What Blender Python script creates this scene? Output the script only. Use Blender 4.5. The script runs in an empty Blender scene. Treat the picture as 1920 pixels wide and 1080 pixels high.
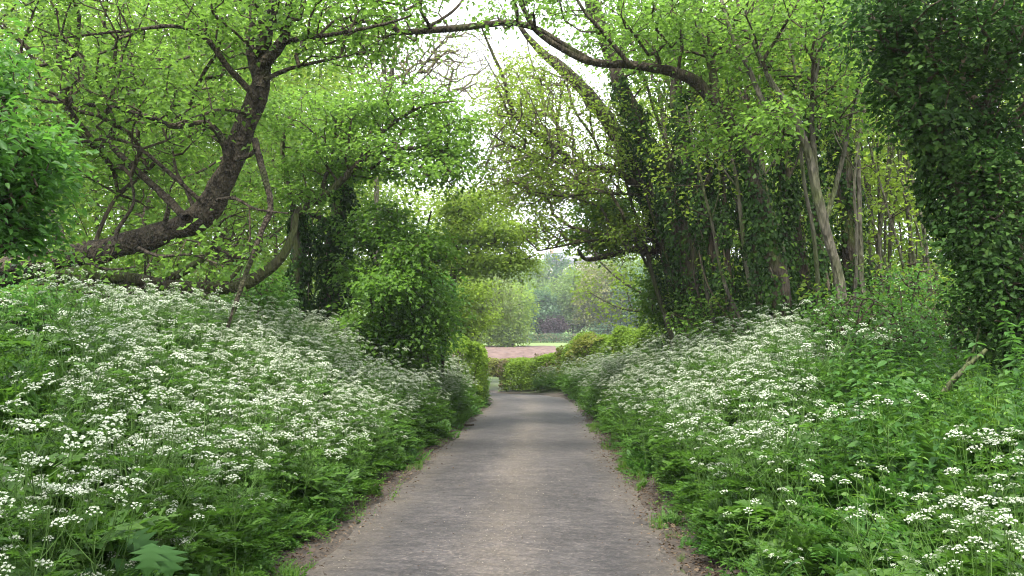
import bpy, math, random
import numpy as np
from mathutils import Matrix, Vector, Euler
from mathutils import noise as mnoise

SC = bpy.context.scene
RNG = np.random.default_rng(7)
random.seed(7)
COL = SC.collection

# ------------------------------------------------------------------ camera
F = 1600.0                                   # focal length in photograph pixels (1920 wide)
cam_d = bpy.data.cameras.new('camera')
cam_d.sensor_width = 36.0
cam_d.lens = 36.0 * F / 1920.0
cam_d.clip_start, cam_d.clip_end = 0.05, 6000
cam = bpy.data.objects.new('camera', cam_d)
COL.objects.link(cam)
CAM = np.array([0.0, 0.0, 1.6])
cam.location = CAM
cam.rotation_euler = (math.radians(90 + 3.58), 0, math.radians(2.15))
SC.camera = cam
RM = np.array(cam.rotation_euler.to_matrix())

# ------------------------------------------------------------------ daylight
SUN_EL, SUN_AZ = math.radians(62), math.radians(190)     # azimuth from +Y towards +X
world = bpy.data.worlds.new('World')
SC.world = world
world.use_nodes = True
wt = world.node_tree
wt.nodes.clear()
w_out = wt.nodes.new('ShaderNodeOutputWorld')
w_bg = wt.nodes.new('ShaderNodeBackground')
w_sky = wt.nodes.new('ShaderNodeTexSky')
w_sky.sky_type = 'NISHITA'
w_sky.sun_disc = False
w_sky.sun_elevation = SUN_EL
w_sky.sun_rotation = SUN_AZ
w_sky.air_density, w_sky.dust_density, w_sky.ozone_density = 1.0, 2.0, 1.0
w_mix = wt.nodes.new('ShaderNodeMix'); w_mix.data_type = 'RGBA'
w_noise = wt.nodes.new('ShaderNodeTexNoise')
w_noise.inputs['Scale'].default_value = 3.0
w_noise.inputs['Detail'].default_value = 5.0
w_ramp = wt.nodes.new('ShaderNodeMapRange')
w_ramp.inputs['From Min'].default_value, w_ramp.inputs['From Max'].default_value = 0.3, 0.7
w_ramp.inputs['To Min'].default_value, w_ramp.inputs['To Max'].default_value = 0.78, 0.95
w_tc = wt.nodes.new('ShaderNodeTexCoord')
wt.links.new(w_tc.outputs['Generated'], w_noise.inputs['Vector'])
wt.links.new(w_noise.outputs['Fac'], w_ramp.inputs['Value'])
wt.links.new(w_ramp.outputs['Result'], w_mix.inputs['Factor'])
wt.links.new(w_sky.outputs['Color'], w_mix.inputs[6])
w_mix.inputs[7].default_value = (8.6, 8.7, 9.2, 1)
wt.links.new(w_mix.outputs[2], w_bg.inputs['Color'])
w_bg.inputs['Strength'].default_value = 0.15
wt.links.new(w_bg.outputs[0], w_out.inputs['Surface'])

sun_d = bpy.data.lights.new('sun', 'SUN')
sun_d.energy = 3.4
sun_d.angle = math.radians(10)
sun_d.color = (1.0, 0.95, 0.86)
sun = bpy.data.objects.new('sun', sun_d)
COL.objects.link(sun)
sd = Vector((math.sin(SUN_AZ) * math.cos(SUN_EL), math.cos(SUN_AZ) * math.cos(SUN_EL), math.sin(SUN_EL)))
sun.rotation_euler = sd.to_track_quat('Z', 'Y').to_euler()

SC.view_settings.view_transform = 'Standard'
SC.view_settings.look = 'None'
SC.view_settings.gamma = 1.0
SC.view_settings.exposure = 1.58
SC.view_settings.use_curve_mapping = False
SC.render.engine = 'CYCLES'
SC.cycles.max_bounces = 10
SC.cycles.diffuse_bounces = 6
SC.cycles.glossy_bounces = 2
SC.cycles.transmission_bounces = 7
SC.cycles.transparent_max_bounces = 8
SC.cycles.volume_bounces = 0
SC.cycles.use_denoising = True
SC.cycles.pixel_filter_type = 'BLACKMAN_HARRIS'
SC.cycles.filter_width = 1.1
SC.cycles.caustics_reflective = False
SC.cycles.caustics_refractive = False


# ------------------------------------------------------------------ helpers
def P(px, py, Y):
    """World point seen at photograph pixel (px, py) at distance Y along the lane."""
    d = RM @ np.array([(px - 960) / F, (540 - py) / F, -1.0])
    return CAM + d * (Y / d[1])


def sstep(a, b, x):
    t = np.clip((np.asarray(x, float) - a) / (b - a), 0, 1)
    return t * t * (3 - 2 * t)


def norm(v):
    n = np.linalg.norm(v, axis=-1, keepdims=True)
    return v / np.maximum(n, 1e-9)


def mesh_from(name, verts, faces, mats, mat_idx=None, smooth=False):
    """faces: list of (F,k) int arrays."""
    me = bpy.data.meshes.new(name)
    verts = np.asarray(verts, np.float32)
    faces = [np.asarray(f, np.int32) for f in faces if len(f)]
    me.vertices.add(len(verts))
    me.vertices.foreach_set('co', verts.ravel())
    loops = np.concatenate([f.ravel() for f in faces])
    sizes = np.concatenate([np.full(len(f), f.shape[1], np.int32) for f in faces])
    starts = np.concatenate([[0], np.cumsum(sizes)[:-1]]).astype(np.int32)
    me.loops.add(len(loops))
    me.loops.foreach_set('vertex_index', loops)
    me.polygons.add(len(sizes))
    me.polygons.foreach_set('loop_start', starts)
    me.polygons.foreach_set('loop_total', sizes)
    if mat_idx is not None:
        me.polygons.foreach_set('material_index', np.asarray(mat_idx, np.int32))
    if smooth:
        me.polygons.foreach_set('use_smooth', np.ones(len(sizes), bool))
    for m in (mats if isinstance(mats, (list, tuple)) else [mats]):
        me.materials.append(m)
    me.update(calc_edges=True)
    return me


def link(name, me, parent=None, loc=None, rz=0.0, scale=1.0):
    o = bpy.data.objects.new(name, me)
    COL.objects.link(o)
    if parent is not None:
        o.parent = parent
    if loc is not None:
        o.location = loc
        o.rotation_euler = (0, 0, rz)
        o.scale = (scale,) * 3
    return o


def tag(o, label=None, cat=None, group=None, kind=None):
    if label: o['label'] = label
    if cat: o['category'] = cat
    if group: o['group'] = group
    if kind: o['kind'] = kind
    return o


class Geo:
    """Collects vertex and face arrays into one mesh."""
    def __init__(s):
        s.v, s.f, s.m, s.n = [], [], [], 0

    def add(s, v, fs, mi=0):
        v = np.asarray(v, float).reshape(-1, 3)
        for f in fs:
            if len(f):
                s.f.append(np.asarray(f, np.int64) + s.n)
                s.m.append(np.full(len(f), mi, np.int32))
        s.v.append(v)
        s.n += len(v)
        return s

    def mesh(s, name, mats, smooth=False):
        return mesh_from(name, np.concatenate(s.v), s.f, mats, np.concatenate(s.m), smooth)

    def arrays(s):
        return np.concatenate(s.v), s.f


def tubes(pts, rad, k=5, cap=True):
    """pts (M,n,3), rad (M,n): M tubes of n rings and k sides."""
    pts = np.asarray(pts, float); rad = np.asarray(rad, float)
    M, n, _ = pts.shape
    t = norm(np.gradient(pts, axis=1))
    mean = norm(pts[:, -1] - pts[:, 0])
    ref = np.where(np.abs(mean[:, 2:3]) < 0.8, np.array([[0, 0, 1.0]]), np.array([[1.0, 0, 0]]))[:, None, :]
    u = norm(np.cross(t, np.broadcast_to(ref, t.shape)))
    w = np.cross(t, u)
    a = np.linspace(0, 2 * np.pi, k, endpoint=False)
    ring = u[:, :, None, :] * np.cos(a)[None, None, :, None] + w[:, :, None, :] * np.sin(a)[None, None, :, None]
    v = pts[:, :, None, :] + ring * rad[:, :, None, None]
    idx = np.arange(M * n * k).reshape(M, n, k)
    q = np.stack([idx[:, :-1, :], np.roll(idx, -1, 2)[:, :-1, :], np.roll(idx, -1, 2)[:, 1:, :], idx[:, 1:, :]], -1).reshape(-1, 4)
    return v.reshape(-1, 3), [q]


def resample(poly, vals, step=None, n=None):
    """Catmull-Rom resample of a polyline (K,3) with values (K,)."""
    p = np.asarray(poly, float); r = np.asarray(vals, float)
    K = len(p)
    seg = np.linalg.norm(np.diff(p, axis=0), axis=1)
    L = np.concatenate([[0], np.cumsum(seg)])
    if n is None:
        n = max(3, int(L[-1] / step) + 1)
    s = np.linspace(0, L[-1], n)
    i = np.clip(np.searchsorted(L, s, side='right') - 1, 0, K - 2)
    t = ((s - L[i]) / np.maximum(seg[i], 1e-9))[:, None]
    p0 = p[np.maximum(i - 1, 0)]; p1 = p[i]; p2 = p[i + 1]; p3 = p[np.minimum(i + 2, K - 1)]
    q = 0.5 * ((2 * p1) + (-p0 + p2) * t + (2 * p0 - 5 * p1 + 4 * p2 - p3) * t ** 2 + (-p0 + 3 * p1 - 3 * p2 + p3) * t ** 3)
    return q, np.interp(s, L, r)


LEAF4 = None


def leaves(c, d, nrm, ln, wr=0.62, fold=0.18, six=False, droop=0.15):
    """Leaf blades: base c, tip direction d, upper side nrm, length ln. Folded along the midrib."""
    c = np.asarray(c, float); N = len(c)
    d = norm(d)
    s = norm(np.cross(d, nrm)); up = np.cross(s, d)
    ln = np.broadcast_to(np.asarray(ln, float), (N,))[:, None]
    w = ln * wr * 0.5
    tip = c + d * ln - up * ln * droop
    if not six:
        mid = c + d * ln * 0.45
        l = mid + s * w + up * ln * fold
        r = mid - s * w + up * ln * fold
        v = np.stack([c, l, tip, r], 1).reshape(-1, 3)
        b = np.arange(N)[:, None] * 4
        f = np.concatenate([b + np.array([[0, 2, 1]]), b + np.array([[0, 3, 2]])], 1).reshape(-1, 3)
    else:
        m1 = c + d * ln * 0.28; m2 = c + d * ln * 0.62 - up * ln * droop * 0.3
        l1 = m1 + s * w * 0.92 + up * ln * fold * 0.8; r1 = m1 - s * w * 0.92 + up * ln * fold * 0.8
        l2 = m2 + s * w * 0.8 + up * ln * fold * 0.6; r2 = m2 - s * w * 0.8 + up * ln * fold * 0.6
        v = np.stack([c, l1, l2, tip, r2, r1, m2], 1).reshape(-1, 3)
        b = np.arange(N)[:, None] * 7
        f = np.concatenate([b + np.array([x]) for x in ([0, 6, 1], [1, 6, 2], [2, 6, 3], [3, 6, 4], [4, 6, 5], [5, 6, 0])], 1).reshape(-1, 3)
    return v, [f]


# ------------------------------------------------------------------ materials
def nodes_of(name):
    m = bpy.data.materials.new(name)
    m.use_nodes = True
    nt = m.node_tree
    nt.nodes.clear()
    out = nt.nodes.new('ShaderNodeOutputMaterial')
    return m, nt, out


def rgb(c):
    return (c[0], c[1], c[2], 1)


def ramp_node(nt, stops):
    r = nt.nodes.new('ShaderNodeValToRGB')
    e = r.color_ramp.elements
    while len(e) < len(stops):
        e.new(0.5)
    for k, (p, c) in zip(e, stops):
        k.position = p
        k.color = rgb(c)
    return r


def leaf_mat(name, dark, mid, light, trans, tfac=0.42, rough=0.5, clump=0.7, spec=0.25):
    """Per-leaf and per-clump colour, light coming through the blade."""
    m, nt, out = nodes_of(name)
    N, L = nt.nodes, nt.links
    geo = N.new('ShaderNodeNewGeometry')
    noi = N.new('ShaderNodeTexNoise'); noi.inputs['Scale'].default_value = clump; noi.inputs['Detail'].default_value = 3
    L.new(geo.outputs['Position'], noi.inputs['Vector'])
    ad = N.new('ShaderNodeMath'); ad.operation = 'MULTIPLY_ADD'
    L.new(geo.outputs['Random Per Island'], ad.inputs[0]); ad.inputs[1].default_value = 0.55
    sub = N.new('ShaderNodeMapRange')
    sub.inputs['From Min'].default_value, sub.inputs['From Max'].default_value = 0.3, 0.7
    sub.inputs['To Min'].default_value, sub.inputs['To Max'].default_value = 0.0, 0.45
    L.new(noi.outputs['Fac'], sub.inputs['Value'])
    L.new(sub.outputs['Result'], ad.inputs[2])
    rp = ramp_node(nt, [(0.05, dark), (0.5, mid), (0.95, light)])
    L.new(ad.outputs[0], rp.inputs['Fac'])
    bs = N.new('ShaderNodeBsdfPrincipled')
    bs.inputs['Roughness'].default_value = rough
    bs.inputs['Specular IOR Level'].default_value = spec
    L.new(rp.outputs['Color'], bs.inputs['Base Color'])
    tr = N.new('ShaderNodeBsdfTranslucent')
    mx = N.new('ShaderNodeMix'); mx.data_type = 'RGBA'; mx.blend_type = 'MULTIPLY'
    mx.inputs['Factor'].default_value = 1.0
    hs = N.new('ShaderNodeMapRange')
    hs.inputs['To Min'].default_value, hs.inputs['To Max'].default_value = 0.7, 1.25
    L.new(geo.outputs['Random Per Island'], hs.inputs['Value'])
    mx.inputs[6].default_value = rgb(trans)
    L.new(hs.outputs['Result'], mx.inputs[7])
    L.new(mx.outputs[2], tr.inputs['Color'])
    ms = N.new('ShaderNodeMixShader'); ms.inputs['Fac'].default_value = tfac
    L.new(bs.outputs[0], ms.inputs[1]); L.new(tr.outputs[0], ms.inputs[2])
    L.new(ms.outputs[0], out.inputs['Surface'])
    return m


def bark_mat(name, c1, c2, moss=None, mossamt=0.45, scale=9.0, stretch=0.22):
    m, nt, out = nodes_of(name)
    N, L = nt.nodes, nt.links
    geo = N.new('ShaderNodeNewGeometry')
    mp = N.new('ShaderNodeMapping'); mp.inputs['Scale'].default_value = (1, 1, stretch)
    L.new(geo.outputs['Position'], mp.inputs['Vector'])
    n1 = N.new('ShaderNodeTexNoise'); n1.inputs['Scale'].default_value = scale; n1.inputs['Detail'].default_value = 7; n1.inputs['Roughness'].default_value = 0.65
    L.new(mp.outputs[0], n1.inputs['Vector'])
    rp = ramp_node(nt, [(0.34, c1), (0.66, c2)])
    L.new(n1.outputs['Fac'], rp.inputs['Fac'])
    col = rp.outputs['Color']
    if moss:
        n2 = N.new('ShaderNodeTexNoise'); n2.inputs['Scale'].default_value = 1.7; n2.inputs['Detail'].default_value = 6
        L.new(geo.outputs['Position'], n2.inputs['Vector'])
        mr = N.new('ShaderNodeMapRange'); mr.inputs['From Min'].default_value = 0.62 - mossamt * 0.3; mr.inputs['From Max'].default_value = 0.75 - mossamt * 0.2
        L.new(n2.outputs['Fac'], mr.inputs['Value'])
        mx = N.new('ShaderNodeMix'); mx.data_type = 'RGBA'
        L.new(mr.outputs[0], mx.inputs['Factor'])
        L.new(col, mx.inputs[6]); mx.inputs[7].default_value = rgb(moss)
        col = mx.outputs[2]
    bs = N.new('ShaderNodeBsdfPrincipled'); bs.inputs['Roughness'].default_value = 0.9; bs.inputs['Specular IOR Level'].default_value = 0.2
    L.new(col, bs.inputs['Base Color'])
    vo = N.new('ShaderNodeTexVoronoi'); vo.inputs['Scale'].default_value = scale * 3
    L.new(mp.outputs[0], vo.inputs['Vector'])
    bp = N.new('ShaderNodeBump'); bp.inputs['Strength'].default_value = 1.0; bp.inputs['Distance'].default_value = 0.05
    sm = N.new('ShaderNodeMath'); sm.operation = 'ADD'
    L.new(n1.outputs['Fac'], sm.inputs[0]); L.new(vo.outputs['Distance'], sm.inputs[1])
    L.new(sm.outputs[0], bp.inputs['Height']); L.new(bp.outputs[0], bs.inputs['Normal'])
    L.new(bs.outputs[0], out.inputs['Surface'])
    return m


def plain_mat(name, c, rough=0.8, var=None, scale=4.0):
    m, nt, out = nodes_of(name)
    N, L = nt.nodes, nt.links
    bs = N.new('ShaderNodeBsdfPrincipled'); bs.inputs['Roughness'].default_value = rough
    bs.inputs['Base Color'].default_value = rgb(c)
    if var:
        geo = N.new('ShaderNodeNewGeometry')
        n1 = N.new('ShaderNodeTexNoise'); n1.inputs['Scale'].default_value = scale; n1.inputs['Detail'].default_value = 6
        L.new(geo.outputs['Position'], n1.inputs['Vector'])
        rp = ramp_node(nt, [(0.35, c), (0.65, var)])
        L.new(n1.outputs['Fac'], rp.inputs['Fac']); L.new(rp.outputs['Color'], bs.inputs['Base Color'])
    L.new(bs.outputs[0], out.inputs['Surface'])
    return m


M = {}
M['maple'] = leaf_mat('maple_leaf', (0.045, 0.10, 0.014), (0.075, 0.155, 0.018), (0.11, 0.20, 0.025), (0.20, 0.37, 0.05), 0.48)
M['wood'] = leaf_mat('woodland_leaf', (0.055, 0.11, 0.016), (0.09, 0.165, 0.02), (0.13, 0.21, 0.03), (0.24, 0.39, 0.06), 0.48)
M['lime'] = leaf_mat('spring_leaf', (0.075, 0.13, 0.018), (0.115, 0.185, 0.022), (0.15, 0.22, 0.035), (0.30, 0.44, 0.05), 0.48)
M['elder'] = leaf_mat('elder_leaf', (0.03, 0.09, 0.018), (0.055, 0.14, 0.025), (0.085, 0.18, 0.035), (0.13, 0.33, 0.04), 0.40)
M['shrub'] = leaf_mat('shrub_leaf', (0.045, 0.11, 0.018), (0.075, 0.155, 0.024), (0.11, 0.20, 0.032), (0.18, 0.36, 0.04), 0.46)
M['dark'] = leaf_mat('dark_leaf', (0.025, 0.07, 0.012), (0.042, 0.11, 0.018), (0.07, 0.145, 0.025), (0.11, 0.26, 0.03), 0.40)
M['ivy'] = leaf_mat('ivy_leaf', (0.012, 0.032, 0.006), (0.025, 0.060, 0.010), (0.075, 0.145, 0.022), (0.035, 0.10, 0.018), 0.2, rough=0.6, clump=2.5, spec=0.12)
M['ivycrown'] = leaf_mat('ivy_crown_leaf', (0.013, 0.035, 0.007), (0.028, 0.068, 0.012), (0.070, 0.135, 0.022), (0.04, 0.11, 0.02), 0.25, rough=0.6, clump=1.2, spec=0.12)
M['hedge'] = leaf_mat('hedge_leaf', (0.08, 0.155, 0.018), (0.125, 0.205, 0.022), (0.17, 0.24, 0.035), (0.27, 0.43, 0.05), 0.45, clump=1.0)
M['hedgeyel'] = leaf_mat('yellowing_hedge_leaf', (0.11, 0.12, 0.03), (0.16, 0.18, 0.035), (0.21, 0.22, 0.05), (0.30, 0.36, 0.06), 0.40, clump=1.4)
M['hedgebrown'] = leaf_mat('dry_hedge_leaf', (0.10, 0.07, 0.045), (0.15, 0.12, 0.07), (0.10, 0.14, 0.05), (0.2, 0.18, 0.09), 0.30, clump=0.8)
M['willow'] = leaf_mat('willow_leaf', (0.08, 0.11, 0.045), (0.12, 0.16, 0.06), (0.17, 0.20, 0.09), (0.24, 0.33, 0.09), 0.40)
M['far'] = leaf_mat('far_leaf', (0.07, 0.13, 0.035), (0.11, 0.185, 0.05), (0.15, 0.21, 0.07), (0.26, 0.40, 0.07), 0.40, clump=0.3)
M['fardark'] = leaf_mat('far_dark_leaf', (0.04, 0.09, 0.045), (0.065, 0.13, 0.06), (0.095, 0.165, 0.08), (0.13, 0.26, 0.09), 0.35, clump=0.4)
M['faryel'] = leaf_mat('far_yellow_leaf', (0.09, 0.11, 0.03), (0.14, 0.155, 0.04), (0.18, 0.17, 0.06), (0.25, 0.28, 0.06), 0.35, clump=0.4)
M['purple'] = leaf_mat('purple_leaf', (0.03, 0.02, 0.025), (0.05, 0.035, 0.04), (0.07, 0.05, 0.05), (0.08, 0.05, 0.05), 0.2)
M['weed'] = leaf_mat('weed_leaf', (0.03, 0.08, 0.012), (0.055, 0.125, 0.018), (0.085, 0.17, 0.025), (0.12, 0.27, 0.03), 0.38, clump=2.2)
M['nettle'] = leaf_mat('nettle_leaf', (0.025, 0.075, 0.014), (0.045, 0.12, 0.02), (0.075, 0.16, 0.028), (0.10, 0.25, 0.03), 0.35, clump=1.5)
M['grass'] = leaf_mat('grass_blade', (0.05, 0.12, 0.014), (0.085, 0.18, 0.02), (0.12, 0.22, 0.03), (0.18, 0.36, 0.03), 0.40, clump=1.5)
M['petal'] = leaf_mat('parsley_petal', (0.38, 0.44, 0.30), (0.54, 0.58, 0.47), (0.67, 0.70, 0.61), (0.46, 0.53, 0.36), 0.35, rough=0.7, clump=5)
M['stem'] = leaf_mat('parsley_stem', (0.05, 0.11, 0.02), (0.075, 0.15, 0.03), (0.10, 0.18, 0.04), (0.10, 0.2, 0.03), 0.15)
M['litter'] = leaf_mat('dead_leaf', (0.035, 0.024, 0.015), (0.08, 0.056, 0.037), (0.18, 0.135, 0.09), (0.12, 0.07, 0.03), 0.15, rough=0.8)
M['bark_big'] = bark_mat('rough_bark', (0.017, 0.014, 0.010), (0.090, 0.073, 0.050), (0.045, 0.055, 0.02), 0.1, scale=11, stretch=0.6)
M['bark'] = bark_mat('brown_bark', (0.025, 0.020, 0.014), (0.095, 0.077, 0.053), (0.07, 0.085, 0.025), 0.45)
M['bark_pale'] = bark_mat('pale_bark', (0.048, 0.045, 0.032), (0.140, 0.128, 0.092), (0.075, 0.088, 0.035), 0.6)
M['bark_moss'] = bark_mat('mossy_bark', (0.025, 0.023, 0.013), (0.075, 0.068, 0.035), (0.055, 0.068, 0.02), 0.8)
M['twig'] = bark_mat('twig_bark', (0.035, 0.028, 0.018), (0.10, 0.08, 0.05))
M['twig_pale'] = bark_mat('pale_twig_bark', (0.10, 0.085, 0.055), (0.2, 0.17, 0.11))

# ------------------------------------------------------------------ terrain
YS = [-80, 0, 33, 37, 42, 50, 60, 90, 150, 190, 270, 500, 900, 3000]
ZS = [1.4, 0, -0.58, -0.70, -0.98, -1.25, -1.05, 0.02, 1.3, 3.2, 18, 50, 72, 90]


def lane_x(y):
    y = np.asarray(y, float)
    t = np.clip(y - 28, 0, 40)
    return -0.39 - 0.012 * t * t


def base_z(y):
    return np.interp(y, YS, ZS)


def ground_z(x, y):
    x = np.asarray(x, float); y = np.asarray(y, float)
    dx = x - lane_x(y)
    fade = 1 - 0.75 * sstep(33, 44, y)
    far = 1 - sstep(55, 80, y)
    left = 1.25 * sstep(1.6, 4.7, -dx) + 0.6 * sstep(6, 25, -dx)
    right = 1.02 * sstep(1.5, 4.1, dx) + 0.5 * sstep(6, 25, dx)
    bump = 0.07 * np.sin(x * 1.9 + y * 0.7) * np.sin(y * 1.3 - x * 0.4) * sstep(1.9, 3.0, np.abs(dx))
    cut = -0.05 * (1 - sstep(1.5, 1.72, np.abs(dx)))
    return base_z(y) + (left + right) * fade * far + bump * far + cut


def axis(parts):
    return np.unique(np.concatenate([np.arange(a, b, s) for a, b, s in parts]))


gx = axis([(-1500, -60, 60), (-60, -14, 4), (-14, 14, 0.2), (14, 60, 4), (60, 1501, 60)])
gy = axis([(-80, -6, 4), (-6, 60, 0.3), (60, 200, 3), (200, 600, 12), (600, 3001, 80)])
GX, GY = np.meshgrid(gx, gy)
GZ = ground_z(GX, GY)
nx, ny = len(gx), len(gy)
idx = np.arange(nx * ny).reshape(ny, nx)
quads = np.stack([idx[:-1, :-1], idx[:-1, 1:], idx[1:, 1:], idx[1:, :-1]], -1).reshape(-1, 4)

m, nt, out = nodes_of('earth_and_turf')
N, L = nt.nodes, nt.links
geo = N.new('ShaderNodeNewGeometry')
n1 = N.new('ShaderNodeTexNoise'); n1.inputs['Scale'].default_value = 1.2; n1.inputs['Detail'].default_value = 8
L.new(geo.outputs['Position'], n1.inputs['Vector'])
rp = ramp_node(nt, [(0.3, (0.03, 0.026, 0.014)), (0.5, (0.045, 0.055, 0.018)), (0.7, (0.055, 0.09, 0.02))])
L.new(n1.outputs['Fac'], rp.inputs['Fac'])
sx = N.new('ShaderNodeSeparateXYZ'); L.new(geo.outputs['Position'], sx.inputs[0])
mr = N.new('ShaderNodeMapRange'); mr.inputs['From Min'].default_value = 45; mr.inputs['From Max'].default_value = 75
L.new(sx.outputs['Y'], mr.inputs['Value'])
mx = N.new('ShaderNodeMix'); mx.data_type = 'RGBA'
L.new(mr.outputs[0], mx.inputs['Factor']); L.new(rp.outputs['Color'], mx.inputs[6]); mx.inputs[7].default_value = (0.085, 0.15, 0.03, 1)
bs = N.new('ShaderNodeBsdfPrincipled'); bs.inputs['Roughness'].default_value = 0.95
L.new(mx.outputs[2], bs.inputs['Base Color']); L.new(bs.outputs[0], out.inputs['Surface'])
M['ground'] = m
ground = link('ground', mesh_from('ground', np.stack([GX, GY, GZ], -1).reshape(-1, 3), [quads], m, smooth=True))
tag(ground, kind='structure')

# road: a gently uneven strip of worn asphalt
ry = np.concatenate([np.arange(-8, 12, 0.12), np.arange(12, 62, 0.3)])
ru = np.linspace(-1, 1, 31)
m, nt, out = nodes_of('worn_asphalt')
N, L = nt.nodes, nt.links
geo = N.new('ShaderNodeNewGeometry')
at = N.new('ShaderNodeAttribute'); at.attribute_name = 'across'
fine = N.new('ShaderNodeTexNoise'); fine.inputs['Scale'].default_value = 34; fine.inputs['Detail'].default_value = 6; fine.inputs['Roughness'].default_value = 0.8
L.new(geo.outputs['Position'], fine.inputs['Vector'])
chip = N.new('ShaderNodeTexVoronoi'); chip.inputs['Scale'].default_value = 36
L.new(geo.outputs['Position'], chip.inputs['Vector'])
blot = N.new('ShaderNodeTexNoise'); blot.inputs['Scale'].default_value = 0.8; blot.inputs['Detail'].default_value = 6; blot.inputs['Roughness'].default_value = 0.6
mpb = N.new('ShaderNodeMapping'); mpb.inputs['Scale'].default_value = (1.0, 0.7, 1)
L.new(geo.outputs['Position'], mpb.inputs['Vector']); L.new(mpb.outputs[0], blot.inputs['Vector'])
base = ramp_node(nt, [(0.32, (0.017, 0.0155, 0.0155)), (0.5, (0.041, 0.0365, 0.036)), (0.70, (0.088, 0.078, 0.074))])
mixf = N.new('ShaderNodeMath'); mixf.operation = 'MULTIPLY_ADD'
L.new(fine.outputs['Fac'], mixf.inputs[0]); mixf.inputs[1].default_value = 0.55
bl2 = N.new('ShaderNodeMath'); bl2.operation = 'MULTIPLY'; bl2.inputs[1].default_value = 0.52
L.new(blot.outputs['Fac'], bl2.inputs[0]); L.new(bl2.outputs[0], mixf.inputs[2])
mid = N.new('ShaderNodeTexNoise'); mid.inputs['Scale'].default_value = 7.5; mid.inputs['Detail'].default_value = 5; mid.inputs['Roughness'].default_value = 0.75
mpm = N.new('ShaderNodeMapping'); mpm.inputs['Scale'].default_value = (0.6, 1.3, 1)
L.new(geo.outputs['Position'], mpm.inputs['Vector']); L.new(mpm.outputs[0], mid.inputs['Vector'])
md_ = N.new('ShaderNodeMath'); md_.operation = 'MULTIPLY_ADD'; md_.inputs[1].default_value = 0.75
L.new(mid.outputs['Fac'], md_.inputs[0]); L.new(mixf.outputs[0], md_.inputs[2])
ms_ = N.new('ShaderNodeMath'); ms_.operation = 'SUBTRACT'; ms_.inputs[1].default_value = 0.385
L.new(md_.outputs[0], ms_.inputs[0]); L.new(ms_.outputs[0], base.inputs['Fac'])
# pale chippings
chm = N.new('ShaderNodeMapRange'); chm.inputs['From Min'].default_value = 0.0; chm.inputs['From Max'].default_value = 1.0
L.new(chip.outputs['Color'], chm.inputs['Value'])
chr_ = ramp_node(nt, [(0.0, (0.55, 0.55, 0.55)), (0.6, (1.0, 1.0, 1.0)), (0.86, (2.1, 1.95, 1.8))])
L.new(chm.outputs[0], chr_.inputs['Fac'])
mul = N.new('ShaderNodeMix'); mul.data_type = 'RGBA'; mul.blend_type = 'MULTIPLY'; mul.inputs['Factor'].default_value = 0.55
wh = ramp_node(nt, [(0.0, (.95, .94, .92)), (0.2, (.74, .745, .76)), (0.36, (.82, .82, .83)), (0.5, (1.28, 1.24, 1.18)), (0.64, (.86, .86, .865)), (0.8, (.76, .765, .78)), (1.0, (.95, .94, .92))])
wn_ = N.new('ShaderNodeMath'); wn_.operation = 'MULTIPLY_ADD'; wn_.inputs[1].default_value = 0.22
L.new(blot.outputs['Fac'], wn_.inputs[0])
wo_ = N.new('ShaderNodeMath'); wo_.operation = 'SUBTRACT'; wo_.inputs[1].default_value = 0.11
L.new(at.outputs['Fac'], wo_.inputs[0]); L.new(wo_.outputs[0], wn_.inputs[2]); L.new(wn_.outputs[0], wh.inputs['Fac'])
wm = N.new('ShaderNodeMix'); wm.data_type = 'RGBA'; wm.blend_type = 'MULTIPLY'; wm.inputs['Factor'].default_value = 1.0
L.new(base.outputs['Color'], wm.inputs[6]); L.new(wh.outputs['Color'], wm.inputs[7])
L.new(wm.outputs[2], mul.inputs[6]); L.new(chr_.outputs['Color'], mul.inputs[7])
# dusty brown centre and edges, between the wheel tracks
tr = ramp_node(nt, [(0.0, (1, 1, 1)), (0.10, (0.55, 0.55, 0.55)), (0.2, (0.05, 0.05, 0.05)), (0.36, (0.0, 0, 0)), (0.5, (.7, .7, .7)), (0.64, (0.08, 0.08, 0.08)), (0.84, (0, 0, 0)), (0.93, (0.4, 0.4, 0.4)), (1.0, (1, 1, 1))])
L.new(at.outputs['Fac'], tr.inputs['Fac'])
dn = N.new('ShaderNodeTexNoise'); dn.inputs['Scale'].default_value = 3.2; dn.inputs['Detail'].default_value = 7; dn.inputs['Roughness'].default_value = 0.7
L.new(geo.outputs['Position'], dn.inputs['Vector'])
dm = N.new('ShaderNodeMapRange'); dm.inputs['From Min'].default_value = 0.30; dm.inputs['From Max'].default_value = 0.56
L.new(dn.outputs['Fac'], dm.inputs['Value'])
dd = N.new('ShaderNodeMath'); dd.operation = 'MULTIPLY'
L.new(tr.outputs['Color'], dd.inputs[0]); L.new(dm.outputs[0], dd.inputs[1])
dirt = N.new('ShaderNodeMix'); dirt.data_type = 'RGBA'
L.new(dd.outputs[0], dirt.inputs['Factor']); L.new(mul.outputs[2], dirt.inputs[6])
dirtc = ramp_node(nt, [(0.35, (0.042, 0.035, 0.028)), (0.7, (0.120, 0.098, 0.075))])
L.new(fine.outputs['Fac'], dirtc.inputs['Fac']); L.new(dirtc.outputs['Color'], dirt.inputs[7])
bs = N.new('ShaderNodeBsdfPrincipled'); bs.inputs['Roughness'].default_value = 0.72; bs.inputs['Specular IOR Level'].default_value = 0.35
L.new(dirt.outputs[2], bs.inputs['Base Color'])
bp = N.new('ShaderNodeBump'); bp.inputs['Strength'].default_value = 0.6; bp.inputs['Distance'].default_value = 0.008
hh = N.new('ShaderNodeMath'); hh.operation = 'ADD'
L.new(fine.outputs['Fac'], hh.inputs[0]); L.new(chip.outputs['Distance'], hh.inputs[1])
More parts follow.
